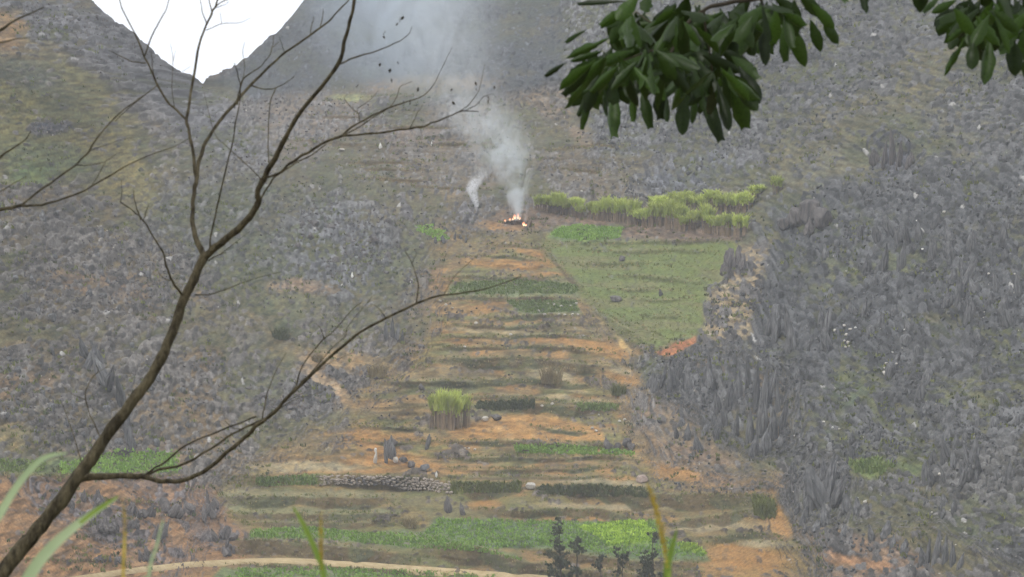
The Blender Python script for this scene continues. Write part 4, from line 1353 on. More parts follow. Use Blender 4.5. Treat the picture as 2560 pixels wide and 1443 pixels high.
# ------------------------------------------------------------------ smoke
def smoke(name, label, line, dens_pts, seed, noise_scale, colr=(.985, .99, 1.0), cut=.42):
    """line: (u, v, radius px); a closed tube round the plume whose density fades to its rim"""
    ln = np.array(line, float)
    base = surf(ln[0, 0], ln[0, 1])
    D = base[1] / cp - 1.5
    s = D / F
    pts = pix(ln[:, 0], ln[:, 1], np.full(len(ln), D)) - base
    pts[:, 1] = -0.8
    # leaning away downwind with height so it stays in front of the slope
    pts[:, 1] -= .10 * (pts[:, 2] - pts[0, 2])
    rad = ln[:, 2] * s
    tt = np.linspace(0, 1, 40)
    zz = np.interp(tt, [0, 1], [pts[0, 2], pts[-1, 2]])
    order = np.argsort(pts[:, 2])
    px_ = np.interp(zz, pts[order, 2], pts[order, 0])
    py_ = np.interp(zz, pts[order, 2], pts[order, 1])
    pr_ = np.interp(zz, pts[order, 2], rad[order])
    rings = []
    SD = 20
    for i in range(len(tt)):
        for k in range(SD):
            a = 2 * math.pi * k / SD
            rings.append((px_[i] + pr_[i] * 1.02 * math.cos(a), py_[i] + pr_[i] * 1.02 * .55 * math.sin(a), zz[i]))
    fs_ = [(i * SD + k, i * SD + (k + 1) % SD, (i + 1) * SD + (k + 1) % SD, (i + 1) * SD + k) for i in range(len(tt) - 1) for k in range(SD)]
    vs_ = [tuple(x) for x in rings]
    me_ = bpy.data.meshes.new(name)
    fs_.append(tuple(range(SD))[::-1])
    fs_.append(tuple((len(tt) - 1) * SD + k for k in range(SD)))
    me_.from_pydata(vs_, [], fs_)
    o = add(name, me_, None, tuple(base))
    props(o, label, kind='stuff')
    mm = bpy.data.materials.new(name)
    mm.use_nodes = True
    t = mm.node_tree
    t.nodes.clear()
    Lk = t.links.new
    out = N(t, 'ShaderNodeOutputMaterial')
    pv_ = N(t, 'ShaderNodeVolumePrincipled')
    pv_.inputs['Color'].default_value = (*colr, 1)
    pv_.inputs['Anisotropy'].default_value = .1
    Lk(pv_.outputs['Volume'], out.inputs['Volume'])
    tc_ = N(t, 'ShaderNodeTexCoord')
    sp_ = N(t, 'ShaderNodeSeparateXYZ')
    Lk(tc_.outputs['Object'], sp_.inputs['Vector'])
    z0, z1 = float(zz[0]), float(zz[-1])
    mz = N(t, 'ShaderNodeMapRange')
    mz.inputs['From Min'].default_value = z0
    mz.inputs['From Max'].default_value = z1
    Lk(sp_.outputs['Z'], mz.inputs['Value'])

    def curve(ys, lo, hi):
        fc = N(t, 'ShaderNodeFloatCurve')
        c = fc.mapping.curves[0]
        xs = np.linspace(0, 1, len(ys))
        yy = (np.array(ys) - lo) / (hi - lo)
        c.points[0].location = (0, yy[0])
        c.points[1].location = (1, yy[-1])
        for x_, y_ in list(zip(xs, yy))[1:-1]:
            c.points.new(float(x_), float(y_))
        fc.mapping.update()
        Lk(mz.outputs['Result'], fc.inputs['Value'])
        mo = N(t, 'ShaderNodeMapRange')
        mo.inputs['To Min'].default_value = lo
        mo.inputs['To Max'].default_value = hi
        Lk(fc.outputs['Value'], mo.inputs['Value'])
        return mo.outputs['Result']

    sub = np.linspace(0, len(tt) - 1, 14).astype(int)
    cx = curve(px_[sub], float(px_.min()) - .1, float(px_.max()) + .1)
    cy = curve(py_[sub], float(py_.min()) - .1, float(py_.max()) + .1)
    cr_ = curve(pr_[sub], 0.0, float(pr_.max()) * 1.05)
    dl = np.log10(np.interp(np.linspace(0, 1, 14), np.linspace(0, 1, len(dens_pts)), dens_pts) + 1e-9) if False else None
    dn = curve(np.interp(np.linspace(0, 1, 14), [q[0] for q in dens_pts], [math.log(q[1]) for q in dens_pts]), math.log(.0005), math.log(16))

    def mth(op, a, b_=None):
        n = N(t, 'ShaderNodeMath', operation=op)
        for i, q in enumerate((a, b_)):
            if q is None:
                continue
            if isinstance(q, (int, float)):
                n.inputs[i].default_value = q
            else:
                Lk(q, n.inputs[i])
        return n.outputs[0]

    dx = mth('DIVIDE', mth('SUBTRACT', sp_.outputs['X'], cx), cr_)
    dy = mth('DIVIDE', mth('DIVIDE', mth('SUBTRACT', sp_.outputs['Y'], cy), cr_), .55)
    rr = mth('SQRT', mth('ADD', mth('MULTIPLY', dx, dx), mth('MULTIPLY', dy, dy)))
    nz = N(t, 'ShaderNodeTexNoise', Scale=noise_scale, Detail=5.0, Roughness=.62)
    nz.inputs['Distortion'].default_value = 1.3
    mp_ = N(t, 'ShaderNodeMapping')
    mp_.inputs['Location'].default_value = (seed * 3.1, seed, 0)
    mp_.inputs['Scale'].default_value = (1, 1, .7)
    Lk(tc_.outputs['Object'], mp_.inputs['Vector'])
    Lk(mp_.outputs['Vector'], nz.inputs['Vector'])
    wob = mth('ADD', rr, mth('MULTIPLY', mth('SUBTRACT', nz.outputs['Fac'], .5), 1.5))
    fall = N(t, 'ShaderNodeMapRange', interpolation_type='SMOOTHSTEP')
    fall.inputs['From Min'].default_value = 0.0
    fall.inputs['From Max'].default_value = .95
    fall.inputs['To Min'].default_value = 1
    fall.inputs['To Max'].default_value = 0
    Lk(wob, fall.inputs['Value'])
    rim = N(t, 'ShaderNodeMapRange', interpolation_type='SMOOTHSTEP')
    rim.inputs['From Min'].default_value = .55
    rim.inputs['From Max'].default_value = 1.0
    rim.inputs['To Min'].default_value = 1
    rim.inputs['To Max'].default_value = 0
    Lk(rr, rim.inputs['Value'])
    gap = N(t, 'ShaderNodeMapRange', interpolation_type='SMOOTHSTEP')
    gap.inputs['From Min'].default_value = cut - .08
    gap.inputs['From Max'].default_value = cut + .18
    Lk(nz.outputs['Fac'], gap.inputs['Value'])
    dens = mth('EXPONENT', dn)
    dens = mth('MULTIPLY', dens, mth('MULTIPLY', mth('MULTIPLY', fall.outputs['Result'], rim.outputs['Result']), gap.outputs['Result']))
    Lk(dens, pv_.inputs['Density'])
    me_.materials.append(mm)
    return o


smoke('smoke', 'tall white smoke plume drifting up left from the bonfire',
      [(1289, 552, 16), (1292, 520, 28), (1290, 480, 42), (1282, 440, 70), (1266, 390, 112), (1236, 340, 145), (1195, 290, 165), (1150, 230, 180), (1120, 160, 220), (1100, 80, 260), (1090, 0, 290), (1090, -60, 300)],
      [(0, 5.5), (.06, 5.5), (.12, 2.8), (.2, 1.2), (.3, .62), (.4, .34), (.5, .20), (.65, .13), (.8, .10), (1, .08)], 1, .36, colr=(.92, .965, 1.0), cut=.46)
smoke('smoke', 'small bright white smoke wisp left of the bonfire',
      [(1192, 518, 8), (1188, 500, 14), (1182, 485, 18), (1180, 468, 24), (1192, 450, 30), (1205, 430, 34), (1190, 405, 44), (1165, 370, 60)],
      [(0, 12), (.3, 10), (.44, 4), (.56, 1.0), (.72, .3), (1, .1)], 2, 1.7, cut=.43)
smoke('smoke', 'wide thin bluish smoke veil in front of the far mountain',
      [(1040, 270, 150), (1010, 200, 250), (990, 120, 310), (980, 40, 340), (980, -60, 360), (980, -120, 360)],
      [(0, .012), (.2, .065), (.6, .085), (1, .075)], 5, .16, colr=(.80, .90, 1.0), cut=.36)
smoke('smoke', 'faint smoke trail rising from the right flames',
      [(1310, 560, 7), (1314, 545, 9), (1316, 525, 12), (1318, 505, 14), (1316, 480, 14)],
      [(0, 1.5), (.4, .9), (1, .25)], 3, 1.0)

# ------------------------------------------------------------------ bare tree in front
TD = 14.0


def catmull(p, per=5):
    p = np.asarray(p, float)
    q = np.vstack([2 * p[0] - p[1], p, 2 * p[-1] - p[-2]])
    out = []
    for i in range(1, len(q) - 2):
        for t_ in np.linspace(0, 1, per, endpoint=False):
            a, b_, c, d = q[i - 1], q[i], q[i + 1], q[i + 2]
            out.append(.5 * ((2 * b_) + (-a + c) * t_ + (2 * a - 5 * b_ + 4 * c - d) * t_ ** 2 + (-a + 3 * b_ - 3 * c + d) * t_ ** 3))
    out.append(q[-2])
    return np.array(out)


class Tree:
    def __init__(self, name, label, cat, D, loc):
        self.e = empty(name, loc)
        props(self.e, label, cat)
        self.D = D
        self.samples = []

    def limb(self, pts, name='branch', drift=None, m='bark', sides=8, wscale=1.0):
        p = catmull(pts)
        n = len(p)
        sd_ = int(abs(pts[0][0]) * 7 + abs(pts[-1][1])) + 3
        kk = np.arange(n)
        fade = np.minimum(1, kk / 4.0) * np.minimum(1, (n - 1 - kk) / 3.0 + .3)
        amp = np.minimum(2.4, 1.0 + p[:, 2] * .07) * fade
        p[:, 0] += amp * 2 * (vn(kk * .45, kk * 0.0, sd_) - .5)
        p[:, 1] += amp * 2 * (vn(kk * .45, kk * 0.0 + 9, sd_) - .5)
        if self.samples:
            S = np.array(self.samples)
            d0 = S[np.argmin((S[:, 0] - p[0, 0]) ** 2 + (S[:, 1] - p[0, 1]) ** 2), 2]
        else:
            d0 = self.D
        Lp = np.concatenate([[0], np.cumsum(np.hypot(np.diff(p[:, 0]), np.diff(p[:, 1])))])
        dr = drift if drift is not None else random.uniform(-.5, .5) * min(1, Lp[-1] / 400)
        dep = d0 + dr * Lp / (Lp[-1] + 1e-9)
        for a, b_, c in zip(p[:, 0], p[:, 1], dep):
            self.samples.append((a, b_, c))
        pts3 = pix(p[:, 0], p[:, 1], dep)
        w_ = p[:, 2] * .79 * (1 + .09 * (vn(np.arange(n) * .7, np.arange(n) * 0.0, int(abs(pts[0][0]) * 3 + 1)) - .5) * 2)
        rad = w_ * (.5 if w_[0] > 9 else .42) * wscale * dep / F
        v, f = tube(pts3, rad, sides, .04)
        # knobbly line
        o = add(name, np_mesh(name, v - np.array(self.e.location), f, M[m], True), self.e)
        return o


def ww(pts, w0, w1):
    n = len(pts)
    return [(a, b_, w0 + (w1 - w0) * i / (n - 1)) for i, (a, b_) in enumerate(pts)]


base_xy = pix(-215, 1700, TD)
bt = Tree('bare_tree', 'slender bare tree with olive bark leaning across the left side', 'tree', TD, (float(base_xy[0]) - .12, float(base_xy[1]), ground_z(TD)))
gz = pix(-300, 1443 + (1.75 - .089 * TD) / TD * F, TD)
bt.limb([(-330, 1930, 62), (-215, 1740, 58), (-110, 1590, 55), (-40, 1492, 52), (0, 1440, 48), (60, 1362, 46), (100, 1318, 45), (150, 1252, 45), (198, 1190, 44), (232, 1140, 38), (270, 1086, 37), (325, 1010, 36), (372, 948, 34), (410, 880, 33), (438, 810, 32), (462, 745, 30), (485, 695, 29), (511, 640, 30)], 'trunk', .25, sides=12)
A = bt.limb([(508, 645, 24), (540, 618, 24), (585, 580, 22), (625, 541, 21), (645, 510, 20), (643, 488, 18), (650, 465, 18), (668, 432, 17), (700, 372, 16), (740, 300, 14), (790, 235, 13), (845, 160, 13), (862, 105, 12), (878, 45, 11), (887, -10, 11), (897, -90, 9)], drift=-.6, sides=10)
bt.limb([(512, 645, 20), (495, 605, 17), (481, 560, 15), (482, 510, 14), (487, 470, 14), (492, 440, 13), (500, 395, 12), (520, 345, 11), (555, 295, 10), (590, 256, 10), (625, 215, 9), (665, 175, 8), (710, 135, 7), (755, 102, 7), (800, 70, 6), (835, 40, 5), (872, 0, 4)], drift=.5, sides=10)
bt.limb([(490, 445, 12), (486, 415, 12), (478, 360, 12), (472, 325, 12), (466, 296, 13), (474, 250, 10), (485, 190, 9), (495, 130, 9), (508, 78, 8), (528, 36, 8), (540, 12, 7), (548, -20, 6)], drift=.3)
bt.limb([(466, 300, 9), (440, 275, 8), (420, 255, 8), (395, 215, 8), (375, 170, 7), (360, 140, 7), (345, 100, 6), (325, 60, 5), (305, 20, 4), (295, -15, 4)], drift=.3)
for pts, w0, w1 in (
        ([(362, 140), (380, 92), (400, 50), (412, 30), (424, -5)], 6, 3), ([(364, 158), (340, 156), (320, 150), (296, 138), (272, 126)], 5, 2.5),
        ([(385, 195), (380, 160), (378, 130)], 4, 2), ([(393, 214), (360, 240), (320, 272), (288, 303)], 4, 2.5),
        ([(530, 32), (525, 10), (518, -15)], 5, 3), ([(534, 22), (550, 8), (572, -2), (600, -8)], 5, 2), ([(536, 20), (556, 14), (572, 4)], 3, 1.5), ([(517, 60), (505, 25), (500, -5)], 4, 2),
        ([(515, 76), (555, 60), (600, 57), (628, 44)], 3.2, 1.2), ([(554, 60), (550, 30)], 2.2, 1),
        ([(436, 270), (430, 215), (432, 150), (426, 110)], 3, 1.4), ([(432, 155), (440, 125)], 2, 1), ([(455, 180), (478, 165)], 2, 1)):
    bt.limb(ww(pts, w0, w1), sides=6)
for pts, w0, w1 in (
        ([(459, 742), (436, 712), (424, 690), (417, 668), (410, 640), (397, 612), (370, 570), (352, 545), (330, 525), (300, 505)], 9, 3.5),
        ([(352, 550), (342, 520), (336, 495), (333, 472)], 4.5, 2), ([(357, 555), (366, 530), (372, 512)], 4, 2), ([(302, 507), (304, 480), (304, 450)], 3, 1.5),
        ([(426, 702), (405, 692), (388, 668)], 4, 2), ([(488, 737), (520, 737), (552, 728), (600, 710), (650, 693), (700, 680)], 5, 2),
        ([(520, 652), (545, 638), (566, 632)], 5, 3), ([(548, 638), (590, 605), (625, 578)], 3, 1.5),
        ([(524, 640), (528, 590), (540, 530), (552, 480), (566, 420), (580, 360), (590, 300), (598, 262), (600, 210), (592, 178), (586, 158)], 7, 3),
        ([(594, 262), (596, 235), (606, 200), (628, 182), (655, 162), (672, 142), (682, 112), (684, 88)], 6, 2.5), ([(682, 118), (698, 104)], 3, 1.5), ([(606, 205), (612, 165), (606, 130), (612, 105)], 3.2, 1.4),
        ([(592, 250), (606, 205)], 4, 3),
        ([(628, 214), (660, 224), (690, 219), (720, 203), (736, 190)], 5, 2), ([(690, 219), (675, 262), (672, 320), (671, 380), (673, 424)], 4, 4.5),
        ([(712, 134), (704, 108), (698, 92)], 3, 1.5), ([(775, 92), (780, 60), (784, 42)], 4, 2), ([(800, 70), (806, 40), (808, 22)], 4, 2),
        ([(650, 445), (605, 400), (565, 365), (535, 332), (510, 230)], 4, 1.5),
        ([(845, 162), (880, 147), (920, 134), (970, 117), (1000, 102), (1022, 85), (1030, 68)], 7, 2)):
    bt.limb(ww(pts, w0, w1), sides=6)
bt.limb([(650, 448, 8), (678, 440, 9), (702, 430, 9), (732, 404, 10), (772, 379, 10), (812, 358, 10), (852, 342, 10), (892, 338, 8), (950, 332, 8), (1002, 324, 7), (1050, 318, 6), (1090, 304, 6), (1130, 288, 5), (1160, 278, 4), (1196, 279, 3)], drift=-.4)
for pts, w0, w1 in (
        ([(852, 342), (880, 317), (922, 294), (965, 274), (1010, 257), (1060, 238), (1084, 212), (1104, 172), (1130, 120)], 8, 1.5),
        ([(854, 340), (890, 322), (930, 296), (972, 270), (990, 246), (1002, 216), (1030, 204)], 5, 1.5),
        ([(1140, 284), (1172, 262), (1194, 232), (1204, 200), (1212, 160)], 4, 1.2), ([(1160, 278), (1190, 262), (1212, 240), (1236, 236)], 3, 1.2),
        ([(1024, 322), (1040, 290), (1056, 262)], 3, 1.5), ([(1050, 320), (1058, 345)], 2.5, 1.2), ([(900, 304), (893, 282), (875, 265), (860, 246), (868, 236)], 4, 1.8), ([(895, 270), (920, 255), (945, 228)], 3, 1.2),
        ([(648, 505), (668, 470), (690, 440), (740, 408), (780, 388), (815, 360)], 8, 4)):
    bt.limb(ww(pts, w0, w1), sides=6)
bt.limb([(205, 1196, 26), (225, 1191, 23), (262, 1189, 20), (310, 1188, 18), (342, 1190, 18), (372, 1196, 16), (410, 1204, 15), (450, 1203, 15), (490, 1190, 14), (530, 1165, 14), (575, 1125, 13), (620, 1085, 13), (655, 1053, 13), (680, 1034, 12), (720, 992, 11), (780, 935, 10), (840, 880, 9), (900, 832, 8), (965, 794, 8), (1040, 760, 7), (1100, 740, 6), (1150, 733, 5), (1200, 725, 4), (1260, 708, 3), (1305, 690, 2)], drift=-.7, sides=10)
bt.limb([(362, 1188, 8), (392, 1168, 8), (420, 1149, 8), (470, 1110, 7), (530, 1085, 7), (582, 1065, 6), (640, 1042, 7)], drift=-.1, m='bark_dark')
bt.limb([(368, 1188, 9), (400, 1174, 10), (435, 1168, 10), (480, 1150, 9), (530, 1120, 8), (580, 1085, 8), (620, 1066, 8), (662, 1048, 9)], drift=.1)
for pts, w0, w1 in (
        ([(1040, 760), (1046, 722), (1041, 692), (1032, 662), (1016, 632)], 5, 2.5), ([(1030, 660), (1042, 630)], 2.5, 1.2), ([(1016, 636), (1008, 610)], 2.5, 1),
        ([(742, 962), (750, 930), (770, 895), (805, 852), (840, 822), (880, 775), (905, 755)], 6, 2), ([(752, 955), (785, 925), (830, 870), (862, 842), (872, 812), (915, 762), (930, 742)], 4, 1.5), ([(812, 850), (802, 822), (790, 808)], 4, 2),
        ([(720, 994), (742, 962)], 6, 5), ([(656, 1050), (661, 1015), (669, 978), (690, 926), (716, 882)], 6, 1.5), ([(682, 1034), (735, 1000), (790, 985), (842, 960)], 3.5, 1.2), ([(700, 1012), (745, 990), (800, 960)], 2.5, 1.2), ([(600, 1073), (580, 1068), (562, 1052)], 4, 2),
        ([(965, 795), (950, 775), (935, 762)], 3, 1.5), ([(1108, 740), (1130, 700), (1160, 668), (1192, 640)], 3, 1.2), ([(790, 930), (830, 905), (880, 882)], 2.5, 1),
        ([(255, 1102), (238, 1065), (222, 1030), (214, 985), (225, 955), (245, 928), (240, 912)], 6, 2.5), ([(240, 935), (270, 915)], 3, 1.5), ([(205, 1160), (190, 1110), (172, 1050), (150, 1000)], 5, 2), ([(214, 1000), (180, 985), (160, 970)], 3, 1.2),
        ([(470, 735), (440, 790), (432, 800)], 3, 2)):
    bt.limb(ww(pts, w0, w1), sides=6)

# shrivelled leaves left on the twigs
dl_v = np.array([(-.3, 0, 0), (.3, .1, 0), (-.5, .25, -.5), (.5, -.1, -.55), (.1, .2, -1.1), (-.15, -.1, -1.0)])
dl_f = np.array([(0, 1, 3), (0, 3, 2), (2, 3, 4), (2, 4, 5)])
dried = np_mesh('dried_leaf', dl_v, dl_f, M['bark_dark'])
for (u_, v_, s_) in ((999, 45, 8), (1010, 42, 9), (995, 58, 7), (950, 158, 7), (975, 172, 10), (978, 195, 9), (993, 155, 5), (896, 212, 7), (1047, 218, 10), (1008, 250, 9), (1026, 250, 9), (1131, 222, 6), (1188, 205, 7), (1130, 255, 9), (1219, 240, 9), (1220, 250, 7), (1236, 215, 6), (1198, 252, 6), (1190, 222, 4), (963, 78, 8), (958, 90, 6)):
    o = add('dried_leaf', dried, bt.e)
    D_ = TD + random.uniform(-1.0, -.2)
    o.location = Vector(pix(u_, v_, D_)) - bt.e.location
    k_ = s_ * D_ / F
    o.scale = (k_ * .8, k_ * .8, k_ * 1.3)
    o.rotation_euler = (random.gauss(0, .3), random.gauss(0, .4), random.uniform(0, 6.28))

# second bare tree: its trunk stands outside the frame, its branches reach in from the left edge
b2p = pix(-420, 1443, 12.5)
b2 = Tree('bare_tree', 'bare branches reaching in at the left edge below the ridge', 'tree', 12.5, (float(b2p[0]), float(b2p[1]), ground_z(12.5)))
b2.limb([(-420, 2150, 80), (-410, 1700, 72), (-400, 1200, 60), (-380, 800, 46), (-350, 620, 36)], 'trunk', 0, sides=10)
b2.limb([(-360, 640, 30), (-200, 570, 18), (-80, 540, 13), (0, 525, 12), (30, 519, 11), (56, 513, 11)], drift=.2)
b2.limb([(52, 515, 8), (75, 498, 8), (100, 478, 8), (142, 447, 7), (190, 412, 7), (222, 378, 7), (250, 335, 6), (290, 291, 5.5), (335, 256, 4.5), (362, 238, 4), (394, 213, 3)], drift=.2)
b2.limb([(52, 514, 9), (80, 515, 8), (112, 510, 8), (160, 496, 7), (212, 475, 7), (262, 447, 6), (322, 411, 5), (382, 385, 4), (440, 365, 3), (475, 345, 2)], drift=-.2)
for pts, w0, w1 in (([(190, 413), (215, 414), (240, 411), (270, 400), (290, 386)], 4, 2), ([(222, 378), (270, 360), (300, 350), (335, 343)], 3, 1.2), ([(230, 463), (245, 440), (257, 418), (266, 400)], 4, 2),
                    ([(-340, 620), (-150, 480), (-20, 405), (10, 385), (35, 368), (60, 352), (78, 328)], 12, 3), ([(-150, 480), (-50, 500), (0, 480), (32, 460), (66, 440)], 7, 2),
                    ([(-380, 700), (-300, 300), (-100, 120), (0, 76), (30, 55), (70, 36), (110, 18)], 16, 3), ([(-100, 120), (0, 106), (40, 98), (68, 95)], 7, 2)):
    b2.limb(ww(pts, w0, w1), sides=6)


# ------------------------------------------------------------------ leafy tree over the top right
def leaf_mesh(seed):
    r = random.Random(seed)
    n = 11
    kind = seed % 4                       # pointed, blunt, notched, nibbled
    vs_, fs_ = [], []
    pk = r.uniform(1.1, 1.6)
    for i in range(n + 1):
        t_ = i / n
        wv = math.sin(math.pi * min(1, t_ ** pk * .96 + .015)) ** .75
        if i == n:
            wv = .03
        if kind in (1, 2) and t_ > .72:
            wv = max(wv, .62 - .2 * (t_ - .72))
        wl = wv * r.uniform(.88, 1.05) * (r.uniform(.55, .8) if kind == 3 and r.random() < .3 else 1)
        wr = wv * r.uniform(.88, 1.05) * (r.uniform(.55, .8) if kind == 3 and r.random() < .3 else 1)
        z = -.10 * math.sin(t_ * 2.4) - .07 * t_ * t_ + r.gauss(0, .006)
        ym = t_ - (.10 if i == n and kind == 2 else .03 if i == n and kind == 1 else 0)
        yl = t_ - (r.uniform(-.03, .05) if i == n and kind in (1, 2) else 0)
        yr = t_ - (r.uniform(-.03, .05) if i == n and kind in (1, 2) else 0)
        vs_ += [(-.5 * wl, yl, z + .12 * wl), (0, ym, z), (.5 * wr, yr, z + .12 * wr)]
    for i in range(n):
        a = i * 3
        fs_ += [(a, a + 1, a + 4, a + 3), (a + 1, a + 2, a + 5, a + 4)]
    return np_mesh('leaf', np.array(vs_), np.array(fs_), M['leaf'], True)


LEAF = [leaf_mesh(i) for i in range(12)]
LD = 11.5
lt_base = pix(3350, 1443, LD + 1)
lt = empty('leafy_tree', (float(lt_base[0]), float(lt_base[1]), ground_z(LD + 1)))
props(lt, 'tree with large dark glossy leaves hanging in at the top right', 'tree')


def leaf(bu, bv, tu, tv, wpx, dep, tilt=None, ddep=None):
    a = Vector(pix(bu, bv, dep))
    tip = Vector(pix(tu, tv, dep + (random.gauss(0, .035) if ddep is None else ddep)))
    y = tip - a
    ln_ = y.length
    y.normalize()
    view = a.normalized()
    side = y.cross(view).normalized()
    nrm = side.cross(y).normalized()
    ang = random.gauss(0, .45) if tilt is None else tilt
    side = side * math.cos(ang) + nrm * math.sin(ang)
    nrm = side.cross(y).normalized()
    wid = wpx * dep / F * .88
    mtx = Matrix((side * wid, y * ln_, nrm * ln_)).transposed().to_4x4()
    mtx.translation = a
    o = bpy.data.objects.new('leaf', random.choice(LEAF))
    C.objects.link(o)
    o.parent = lt
    o.matrix_parent_inverse = Matrix.Identity(4)
    mtx.translation = a - lt.location
    o.matrix_local = mtx
    return o


EXPL = [(1530, 215, 1541, 350, 44), (1582, 220, 1583, 308, 24), (1606, 225, 1626, 325, 36), (1650, 210, 1651, 300, 42), (1668, 240, 1667, 313, 18), (1712, 225, 1704, 345, 44), (1738, 230, 1732, 312, 22), (1752, 210, 1805, 362, 44), (1792, 205, 1829, 333, 36), (1826, 190, 1868, 326, 56), (1846, 165, 1902, 262, 50), (1828, 140, 1900, 205, 50), (1795, 120, 1884, 176, 40),
        (1474, 245, 1453, 325, 24), (1492, 210, 1443, 292, 24), (1476, 222, 1420, 252, 20), (1490, 150, 1398, 217, 36), (1478, 165, 1412, 236, 34), (1414, 157, 1363, 191, 17), (1467, 74, 1404, 110, 16), (1525, 95, 1420, 142, 28), (1505, 128, 1425, 154, 22), (1570, 20, 1497, 66, 34), (1600, -15, 1540, 55, 46), (1570, 4, 1438, 4, 18), (1620, -20, 1612, 38, 40), (1640, 55, 1560, 75, 24), (1690, 10, 1655, 60, 40), (1720, -10, 1700, 60, 46), (1625, 70, 1690, 20, 30),
        (1905, 50, 1916, 168, 36), (1962, 40, 1958, 164, 40), (1978, 60, 2012, 164, 44), (2026, 50, 2053, 128, 34), (2052, 40, 2094, 110, 32), (2030, 10, 2085, 70, 34), (2000, -10, 2055, 40, 40), (1940, 20, 1935, 110, 40), (1985, 0, 1990, 90, 46), (1890, 40, 1893, 120, 40), (2092, -40, 2121, 14, 24), (2150, -60, 2168, 40, 28),
        (2350, -10, 2304, 37, 20), (2392, 0, 2326, 34, 26), (2410, 20, 2346, 78, 30), (2430, 55, 2362, 104, 26), (2416, 90, 2360, 190, 22), (2434, 95, 2430, 177, 40), (2474, 90, 2468, 217, 46), (2530, 90, 2541, 192, 50), (2562, 120, 2578, 205, 46), (2400, 70, 2372, 130, 30), (2450, 40, 2420, 120, 44), (2500, 0, 2520, 60, 50), (2560, 20, 2530, 90, 46), (2570, 60, 2560, 150, 46)]
n_leaf = 0
for (a, b_, c, d, w_) in EXPL:
    leaf(a, b_, c, d, w_, LD + random.uniform(-.25, .25), tilt=random.gauss(0, .22))
    n_leaf += 1
CL = [  # whorls: centre, reach, count
    (1620, 150, 95, 34), (1720, 170, 100, 32), (1790, 195, 85, 24), (1540, 170, 80, 22), (1700, 60, 90, 26), (1840, 60, 85, 20), (1920, 40, 80, 16), (1580, 60, 70, 14), (1500, 200, 55, 10), (2470, 40, 100, 26), (2560, 40, 90, 12), (2410, 40, 60, 10)]
for (cx_, cy_, rch, n) in CL:
    for k in range(n):
        a = random.uniform(0, 6.283)
        q = random.uniform(.05, .55)
        bx_, by_ = cx_ + rch * q * math.cos(a) * 1.1, cy_ + rch * q * math.sin(a) * .6 - 10
        th = math.atan2(by_ - cy_ + 55, bx_ - cx_ + random.gauss(0, 25))
        ln_ = random.uniform(.7, 1.15) * 105
        leaf(bx_, by_, bx_ + ln_ * math.cos(th), by_ + ln_ * math.sin(th) * .85, random.uniform(28, 46), LD + random.uniform(-.45, .45), tilt=random.gauss(0, .6), ddep=random.gauss(0, .05))
        n_leaf += 1
# unseen crown leaves, added overhead to shade the hanging ones: one mass
lv0 = np.array([v_.co[:] for v_ in LEAF[0].vertices])
lf0 = np.array([list(p.vertices) for p in LEAF[0].polygons])
parts = []
for k in range(700):
    u_, v_ = random.uniform(1450, 3300), random.uniform(-900, -70)
    if u_ < 2300 and v_ > -120:
        continue
    c = pix(u_, v_, LD + random.uniform(-1.2, 1.2))
    q = Quaternion((random.gauss(0, 1), random.gauss(0, 1), random.gauss(0, 1), random.gauss(0, 1))).normalized().to_matrix()
    s_ = random.uniform(.09, .14)
    parts.append(((lv0 * np.array((s_ * .4, s_, s_))) @ np.array(q).T + c - np.array(lt.location), lf0))
for (cx_, cy_, rch, n_) in CL:
    for k in range(int(n_ * 1.5)):
        a = random.uniform(0, 6.283)
        q_ = random.uniform(.0, .8)
        bx_, by_ = cx_ + rch * q_ * math.cos(a), cy_ + rch * q_ * math.sin(a) * .55 - 22
        dn_ = np.array((random.gauss(0, .5), random.gauss(0, .5), -1.0))
        dn_ /= np.linalg.norm(dn_)
        sd_ = np.cross(dn_, (random.gauss(0, .5), 1, random.gauss(0, .3)))
        sd_ /= np.linalg.norm(sd_)
        nr_ = np.cross(sd_, dn_)
        ll_, wl_ = random.uniform(.065, .095), random.uniform(.028, .042)
        Mx = np.stack([sd_ * wl_, dn_ * ll_, nr_ * ll_], 1)
        parts.append((lv0 @ Mx.T + pix(bx_, by_, LD + random.uniform(.3, .8)) - np.array(lt.location), lf0))
v, f = merge(parts)
o = add('foliage', np_mesh('foliage', v, f, M['leaf'], True), lt)
o['kind'] = 'stuff'


class Lim(Tree):
    def __init__(self, e, D):
        self.e, self.D, self.samples = e, D, []


lm = Lim(lt, LD + 1)
lm.limb([(3350, 2150, 150), (3330, 1500, 140), (3280, 900, 125), (3200, 400, 110), (3100, -100, 95), (3000, -500, 80)], 'trunk', 0, 'bark_dark', 12)
lm.limb([(3080, -160, 60), (2800, -180, 40), (2500, -120, 26), (2200, -90, 20), (2000, -30, 16), (1900, -5, 14), (1820, 8, 13), (1760, 25, 12), (1720, 60, 11), (1690, 110, 10), (1660, 160, 9), (1640, 190, 8)], drift=-1.0, m='bark_dark')
for pts, w0, w1 in (([(1760, 25), (1765, 80), (1775, 130), (1780, 180)], 9, 6), ([(1900, -5), (1915, 30), (1930, 60)], 9, 6), ([(1690, 110), (1620, 130), (1560, 150), (1510, 165)], 8, 5), ([(1720, 60), (1640, 60), (1590, 30)], 7, 5), ([(2500, -120), (2480, -30), (2470, 30), (2465, 70)], 12, 7), ([(2640, -140), (2600, -40), (2565, 30)], 10, 6)):
    lm.limb(ww(pts, w0, w1), m='bark_dark', sides=6)


